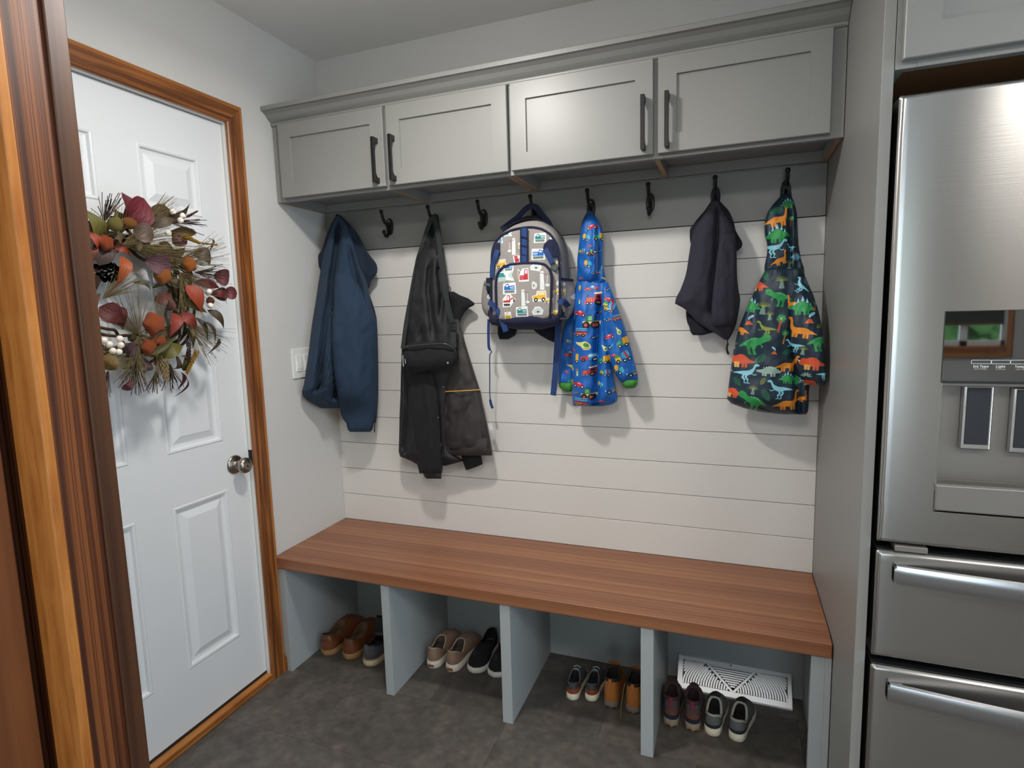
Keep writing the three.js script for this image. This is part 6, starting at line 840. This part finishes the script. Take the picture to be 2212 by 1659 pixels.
  makeShoe('kids_sneaker', 'small grey sneaker with pale collar and dark heel stripe, last before the end panel', 'pale collared sneakers', run, 1.6665, 0.2885, -0.2);
}
// ------------------------------------------------------------------ autumn wreath on the door
{
  const cx = (v) => 150 + v / 3.318, cy = (v) => 380 + v / 3.318;
  const P = (a, b, x = 0.09) => at(cx(a), cy(b), 'x', x);
  const C = V3(0.03, 1.45, 0.925);
  const w = thing('wreath', 'autumn wreath of leaves, berries and dried grass hanging on the white door', 'wreath', [-0.018, C.y, C.z]);
  const berryMat = std({ color: 0xe6ddd0, roughness: 0.5 });
  const mats = new Map(), leafMat = (c) => { if (!mats.has(c)) mats.set(c, phys({ color: new THREE.Color(c).multiplyScalar(0.62), roughness: 0.6, side: THREE.DoubleSide, bumpMap: peel, bumpScale: 0.0015, transmission: 0 })); return mats.get(c); };
  const r = rng(77);
  // grapevine base: bundles of wound twigs
  const twig = std({ color: 0x4a3826, roughness: 0.9 });
  for (let k = 0; k < 9; k++) {
    const pts = [], ph = r() * 6.28, rr = 0.165 + (r() - 0.5) * 0.05; for (let i = 0; i < 26; i++) { const a = i / 26 * Math.PI * 2, b = a * (3 + k % 3) + ph; pts.push(V3(C.x + 0.022 * Math.cos(b), C.y + (rr + 0.028 * Math.sin(b)) * Math.sin(a), C.z + (rr + 0.028 * Math.sin(b)) * Math.cos(a))); }
    mesh('vine', new THREE.TubeGeometry(new THREE.CatmullRomCurve3(pts, true), 160, 0.0045, 5, true), twig, w);
  }
  mesh('hanger', tube([[-0.018, 1.62, C.z], [0.0, 1.615, C.z], [0.012, 1.6, C.z]], 0.003, 10), M.blackMetal, w);
  // a leaf: base, tip, width; folded along the midrib, slightly cupped
  function leaf(name, A, B, width, color, round = 0, curl = 0.02, out = 0.5) {
    const d = B.clone().sub(A), len = d.length(), dir = d.clone().normalize(); const toward = V3(1, 0, 0).addScaledVector(dir, -dir.x).normalize(); let side = dir.clone().cross(toward).normalize();
    const tw = (r() - 0.5) * 0.9; side.applyAxisAngle(dir, tw); const up = side.clone().cross(dir).normalize();
    const n = 8, m = 4; const g = surf(n, m, (t, s) => { const prof = round ? Math.pow(Math.sin(Math.PI * clamp(t * 0.98 + 0.02)), 0.55) : Math.sin(Math.PI * Math.pow(t, 0.75)) * (1 - 0.25 * t); const x = (s - 0.5) * width * prof; const lift = Math.sin(Math.PI * t) * curl + Math.abs(s - 0.5) * 2 * width * 0.14 * prof - t * t * curl * out * 2 + (r() - 0.5) * 0.0012; return A.clone().addScaledVector(dir, t * len).addScaledVector(side, x).addScaledVector(up, lift); }, (t, s) => [s * width * 0.6, t * len * 0.12]);
    mesh(name, g, leafMat(color), w);
  }
  const mpp = 1.75 / FOCAL / 3.318;   // metres per crop pixel at the wreath
  const LV = [ // [base u, base v, tip u, tip v, width, colour, round, name, distance from the wall plane]
    [400, 350, 560, 165, 190, 0x761a2a, 1, 'leaf', 0.11], [400, 340, 420, 130, 150, 0x6a1826, 1, 'leaf', 0.1], [215, 440, 130, 240, 120, 0x75702a, 0], [210, 510, 140, 390, 80, 0xb0441e, 0], [250, 500, 225, 625, 130, 0x4b342a, 1], [320, 510, 445, 560, 70, 0x9a3f20, 0], [380, 575, 360, 785, 90, 0xb4561f, 0, 'leaf', 0.12],
    [620, 330, 895, 215, 80, 0x4c3626, 0], [540, 350, 740, 235, 150, 0x57452f, 1], [455, 400, 615, 430, 130, 0x7a635c, 1], [745, 490, 835, 425, 100, 0x774743, 1], [700, 420, 940, 400, 85, 0x6c571f, 0], [545, 610, 745, 640, 135, 0x78545c, 1, 'leaf', 0.13], [890, 560, 1030, 605, 115, 0x685950, 1],
    [1035, 715, 1162, 720, 130, 0x7a4046, 1, 'leaf', 0.1], [1105, 840, 1208, 840, 100, 0x7a3a3e, 1, 'leaf', 0.1], [1035, 855, 1140, 830, 105, 0x5c4a34, 1, 'leaf', 0.085], [890, 760, 1095, 800, 75, 0x68201f, 0], [1000, 850, 1150, 895, 85, 0x741a26, 0], [830, 780, 965, 975, 140, 0xa4411f, 0, 'leaf', 0.13], [800, 885, 1000, 985, 60, 0x787028, 0],
    [760, 985, 735, 1145, 95, 0x983726, 0, 'leaf', 0.13], [790, 985, 930, 1085, 85, 0x963527, 0, 'leaf', 0.13], [985, 960, 1128, 1085, 75, 0x4d3d27, 0], [960, 1040, 1065, 1190, 60, 0x403522, 0], [1065, 1160, 1015, 1270, 35, 0x3a2f22, 0], [900, 1010, 1010, 1180, 50, 0x4b412a, 0],
    [210, 940, 405, 1050, 150, 0x661f1c, 0, 'leaf', 0.12], [300, 940, 395, 1090, 120, 0x5c1a1a, 0], [535, 1260, 615, 1180, 85, 0xb44c20, 0, 'leaf', 0.12], [640, 1300, 825, 1205, 120, 0x6b6622, 0], [520, 1295, 790, 1145, 50, 0x5d582a, 0, 'leaf', 0.13], [560, 1340, 620, 1280, 60, 0xa8501e, 0],
    [385, 1260, 480, 1215, 100, 0x584048, 1], [310, 1340, 420, 1335, 105, 0x685f4a, 1], [235, 1385, 330, 1250, 120, 0x7a5f1c, 0], [375, 1530, 468, 1445, 60, 0x6b323a, 0], [790, 1400, 800, 1530, 45, 0x5c2222, 0], [815, 1420, 790, 1590, 30, 0x4a2420, 0], [820, 1400, 850, 1260, 70, 0x5e5a2c, 0], [450, 765, 600, 805, 30, 0x55522c, 0], [590, 805, 745, 735, 32, 0x5a562e, 0], [605, 895, 740, 850, 90, 0x784239, 0], [680, 960, 740, 860, 80, 0x70423c, 0],
    [990, 450, 1020, 540, 25, 0x4a4030, 0], [800, 1290, 890, 1370, 45, 0x5c4426, 0], [520, 1400, 560, 1320, 70, 0x6a5450, 1], [730, 1380, 790, 1300, 60, 0x5a4038, 1], [640, 1190, 600, 1150, 70, 0xb04a20, 0], [330, 250, 310, 360, 70, 0x6c6a2c, 0], [150, 640, 210, 800, 90, 0x55402c, 0], [120, 900, 220, 860, 100, 0x6b5030, 0], [90, 500, 150, 640, 120, 0x7c3d22, 0], [60, 1050, 190, 1150, 120, 0x644a22, 0], [100, 1250, 230, 1210, 110, 0x753a22, 0], [60, 350, 150, 430, 120, 0x6a3a24, 0],
    [700, 560, 850, 520, 70, 0x5a4a2c, 0], [640, 480, 760, 540, 60, 0x62512e, 0], [780, 640, 900, 720, 60, 0x4e442a, 0], [700, 720, 780, 850, 60, 0x51452c, 0], [430, 520, 540, 470, 60, 0x5e4f30, 0], [360, 470, 300, 400, 80, 0x61502c, 0], [420, 1180, 520, 1120, 60, 0x5a4c2c, 0], [700, 1100, 640, 1220, 60, 0x544728, 0], [840, 1090, 900, 1220, 60, 0x5b4e2c, 0],
  ];
  for (const [a, b, c, d, wd, col, rd = 0, nm = 'leaf', x = 0.085 + r() * 0.035] of LV) leaf(nm, P(a, b, x - 0.012), P(c, d, x + 0.012), wd * mpp, col, rd, 0.012 + r() * 0.012);
  // papery lantern pods, rose hips, berries
  const ball = (name, u, v, rad, color, x, sc = [1, 1, 1], ribs = 0) => { const g = new THREE.SphereGeometry(rad, 20, 14); if (ribs) { const p = g.attributes.position; for (let i = 0; i < p.count; i++) { const a = Math.atan2(p.getY(i), p.getZ(i)), k = 1 + 0.12 * Math.cos(a * ribs) * (1 - Math.abs(p.getX(i)) / rad * 0.3); p.setXYZ(i, p.getX(i), p.getY(i) * k, p.getZ(i) * k); } g.computeVertexNormals(); } g.scale(...sc); const q = P(u, v, x); g.translate(q.x, q.y, q.z); return mesh(name, g, name === 'white_berry' ? berryMat : leafMat(color), w); };
  for (const [u, v] of [[742, 260], [808, 285], [795, 320], [708, 412], [1000, 830], [1010, 930], [247, 1180], [285, 1208], [360, 1168], [367, 1212], [353, 1262], [310, 1255]]) ball('white_berry', u, v, 21 * mpp, 0xfff4e6, 0.125);
  ball('rose_hip', 328, 345, 0.0175, 0xa69a48, 0.13, [1, 1.15, 1]); ball('rose_hip', 428, 340, 0.0165, 0xb8742c, 0.125, [1, 0.95, 1.15]); ball('rose_hip', 1010, 895, 0.012, 0x9a5a34, 0.11);
  { const q = P(312, 300, 0.133); mesh('hip_crown', new THREE.CylinderGeometry(0.007, 0.004, 0.007, 8, 1, true).translate(q.x, q.y, q.z), twig, w); }
  for (const [u, v, rad, c] of [[860, 635, 0.02, 0xe07a28], [670, 715, 0.023, 0xd07a2c], [605, 1060, 0.028, 0xd0642a], [570, 1230, 0.02, 0xd2602c], [262, 480, 0.018, 0xd4602a], [655, 1190, 0.015, 0xd6602c]]) ball('lantern_pod', u, v, rad, c, 0.125, [0.8, 1.1, 1], 5);
  // pine cone: scales in a spiral
  { const axis = P(190, 680, 0.1), tip = P(365, 700, 0.1), d = tip.clone().sub(axis), L = d.length(); d.normalize(); const sc = new THREE.SphereGeometry(0.0075, 6, 4).scale(1, 0.45, 0.9); const parts = []; const s1 = V3(0, 1, 0).addScaledVector(d, -d.y).normalize(), s2 = d.clone().cross(s1);
    for (let i = 0; i < 60; i++) { const t = i / 60, a = i * 2.4, rr = 0.022 * Math.pow(Math.sin(Math.PI * (0.12 + t * 0.83)), 0.7), n = s1.clone().multiplyScalar(Math.cos(a)).addScaledVector(s2, Math.sin(a)), q = axis.clone().addScaledVector(d, t * L).addScaledVector(n, rr); const m = new THREE.Matrix4().makeBasis(n, n.clone().cross(d).normalize(), d).setPosition(q); parts.push(sc.clone().rotateZ(0).applyMatrix4(m)); }
    mesh('pine_cone', merge(parts), std({ color: 0x4d3826, roughness: 0.85 }), w); }
  // grain ears and seed sprigs
  const ear = (name, u0, v0, u1, v1, color, kr, n, spread) => { const A = P(u0, v0, 0.12), B = P(u1, v1, 0.13), d = B.clone().sub(A), L = d.length(); d.normalize(); const s1 = V3(1, 0, 0).addScaledVector(d, -d.x).normalize(), s2 = d.clone().cross(s1), parts = [tube([A, A.clone().lerp(B, 0.5), B], 0.001, 8, 5)]; const base = new THREE.SphereGeometry(kr, 6, 5).scale(0.6, 1.5, 0.6);
    for (let i = 0; i < n; i++) { const t = i / n, a = i * 2.4, k = s1.clone().multiplyScalar(Math.cos(a)).addScaledVector(s2, Math.sin(a)), dd = d.clone().addScaledVector(k, 0.4).normalize(); const q = A.clone().addScaledVector(d, t * L).addScaledVector(k, spread * (1 - t * 0.6)); const x = dd.clone().cross(V3(0.3, 0.2, 0.9)).normalize(); parts.push(base.clone().applyMatrix4(new THREE.Matrix4().makeBasis(x, dd, x.clone().cross(dd)).setPosition(q))); }
    mesh(name, merge(parts), leafMat(color), w); };
  ear('seed_sprig', 820, 430, 930, 480, 0xe0a830, 0.0032, 44, 0.006); ear('seed_sprig', 930, 480, 1062, 495, 0xe0a830, 0.0022, 30, 0.003); ear('seed_sprig', 915, 1255, 840, 1415, 0xe0a830, 0.0036, 50, 0.006); ear('seed_sprig', 840, 295, 918, 252, 0x8a4a30, 0.0024, 30, 0.003); ear('seed_sprig', 850, 1170, 862, 1305, 0x5e3a30, 0.003, 40, 0.006);
  ear('wheat_ear', 650, 1300, 692, 1475, 0xe0c28a, 0.0042, 36, 0.006); ear('wheat_ear', 690, 1320, 700, 1440, 0xdcbc86, 0.004, 30, 0.006); ear('wheat_ear', 855, 1060, 892, 1145, 0xd0b07a, 0.0038, 24, 0.005);
  // dried grass and fine twigs: fans of thin curved blades
  const fan = (u, v, ang, spread, len, n, rad, list) => { for (let i = 0; i < n; i++) { const a = ang + (r() - 0.5) * spread, l = len * (0.6 + 0.6 * r()), bend = (r() - 0.5) * 0.3, x0 = 0.09 + r() * 0.03; const pt = (k) => P(u + (r() - 0.5) * 8 + Math.cos(a + bend * k) * l * k, v + Math.sin(a + bend * k) * l * k, x0 + k * (r() * 0.03)); const c = new THREE.CatmullRomCurve3([pt(0), pt(0.5), pt(1)]); list.push(new THREE.TubeGeometry(c, 5, rad * (0.7 + 0.6 * r()), 3)); } };
  const gr = [], tg = [];
  for (let k = 0; k < 26; k++) { const a = k / 26 * 6.283, u = 300 + 330 * Math.cos(a), v = 830 + 390 * Math.sin(a); fan(u, v, a + 0.9 + (r() - 0.5), 1.4, 230, 16, 0.0004, gr); }
  fan(380, 490, -0.15, 1.3, 420, 119, 0.00042, gr); fan(400, 480, 0.35, 0.5, 480, 68, 0.00042, gr); fan(790, 690, 0.9, 1.5, 330, 136, 0.00042, gr); fan(760, 620, -0.2, 0.8, 330, 85, 0.00042, gr); fan(500, 1140, -2.1, 1.4, 330, 85, 0.00042, gr); fan(490, 1220, 1.7, 0.9, 260, 85, 0.00042, gr); fan(850, 1060, 0.7, 0.9, 300, 85, 0.00042, gr); fan(520, 340, -0.5, 0.7, 260, 68, 0.00042, gr); fan(240, 880, -0.7, 1.0, 300, 59, 0.00042, gr); fan(620, 1260, 1.2, 0.7, 230, 68, 0.00042, gr); fan(720, 1080, 2.3, 1.0, 240, 61, 0.00042, gr); fan(640, 560, 0.2, 0.7, 330, 68, 0.00042, gr);
  const gm = mesh('dried_grass', merge(gr), std({ color: 0x6f5f38, roughness: 0.8 }), w, 'dried straw coloured grass'); gm.userData.kind = 'stuff';
  fan(250, 330, -1.5, 1.5, 200, 22, 0.0011, tg); fan(720, 330, 0.15, 0.8, 230, 24, 0.001, tg); fan(900, 690, 0.1, 0.7, 190, 24, 0.001, tg); fan(480, 1330, 1.8, 1.3, 210, 26, 0.001, tg); fan(720, 1350, 1.4, 0.9, 170, 22, 0.001, tg); fan(280, 1400, 2.0, 0.9, 190, 18, 0.001, tg); fan(620, 1400, 1.6, 0.8, 140, 16, 0.001, tg);
  const tm = mesh('fine_twigs', merge(tg), std({ color: 0x33241d, roughness: 0.9 }), w, 'fine dark twigs'); tm.userData.kind = 'stuff';
}
// ------------------------------------------------------------------ trees seen in the refrigerator's mirror-black panel through the kitchen window
{
  const bark = std({ color: 0x4b3a2b, roughness: 0.95 }), greens = [0x3f6b2e, 0x5d8a3a].map((c) => std({ color: c, roughness: 0.8 }));
  [[4.0, 8.6, 'slim green garden tree outside the kitchen window'], [7.4, 9.8, 'broad green garden tree further right outside the kitchen window']].forEach(([x, z, label], i) => {
    const t = thing('garden_tree', label, 'tree', [x, -0.6, z]), r = rng(91 + i), parts = [];
    const leafBlob = new THREE.IcosahedronGeometry(1, 1), p = leafBlob.attributes.position;
    for (let k = 0; k < 90; k++) { const a = r() * 6.283, e = Math.acos(2 * r() - 1), rad = 0.9 + i * 0.4, s = 0.16 + r() * 0.22; const g = leafBlob.clone(); const q = g.attributes.position; for (let j = 0; j < q.count; j++) { const w = 0.7 + 0.6 * Math.abs(Math.sin(p.getX(j) * 5 + k) * Math.cos(p.getY(j) * 4 - k)); q.setXYZ(j, p.getX(j) * w, p.getY(j) * w, p.getZ(j) * w); } g.scale(s, s * 0.7, s).translate(x + rad * Math.sin(e) * Math.cos(a), 1.5 + i * 0.3 + rad * 1.1 * Math.cos(e), z + rad * Math.sin(e) * Math.sin(a)); g.computeVertexNormals(); parts.push(g); }
    const half = Math.floor(parts.length / 2);
    mesh('foliage', merge(parts.slice(0, half)), greens[0], t); mesh('foliage', merge(parts.slice(half)), greens[1], t);
    mesh('trunk', tube([[x, -0.6, z], [x + 0.03, 0.5, z], [x - 0.02, 1.6, z + 0.03]], 0.09, 16, 10), bark, t);
  });
}
scene.updateMatrixWorld(true);
renderer.render(scene, camera);
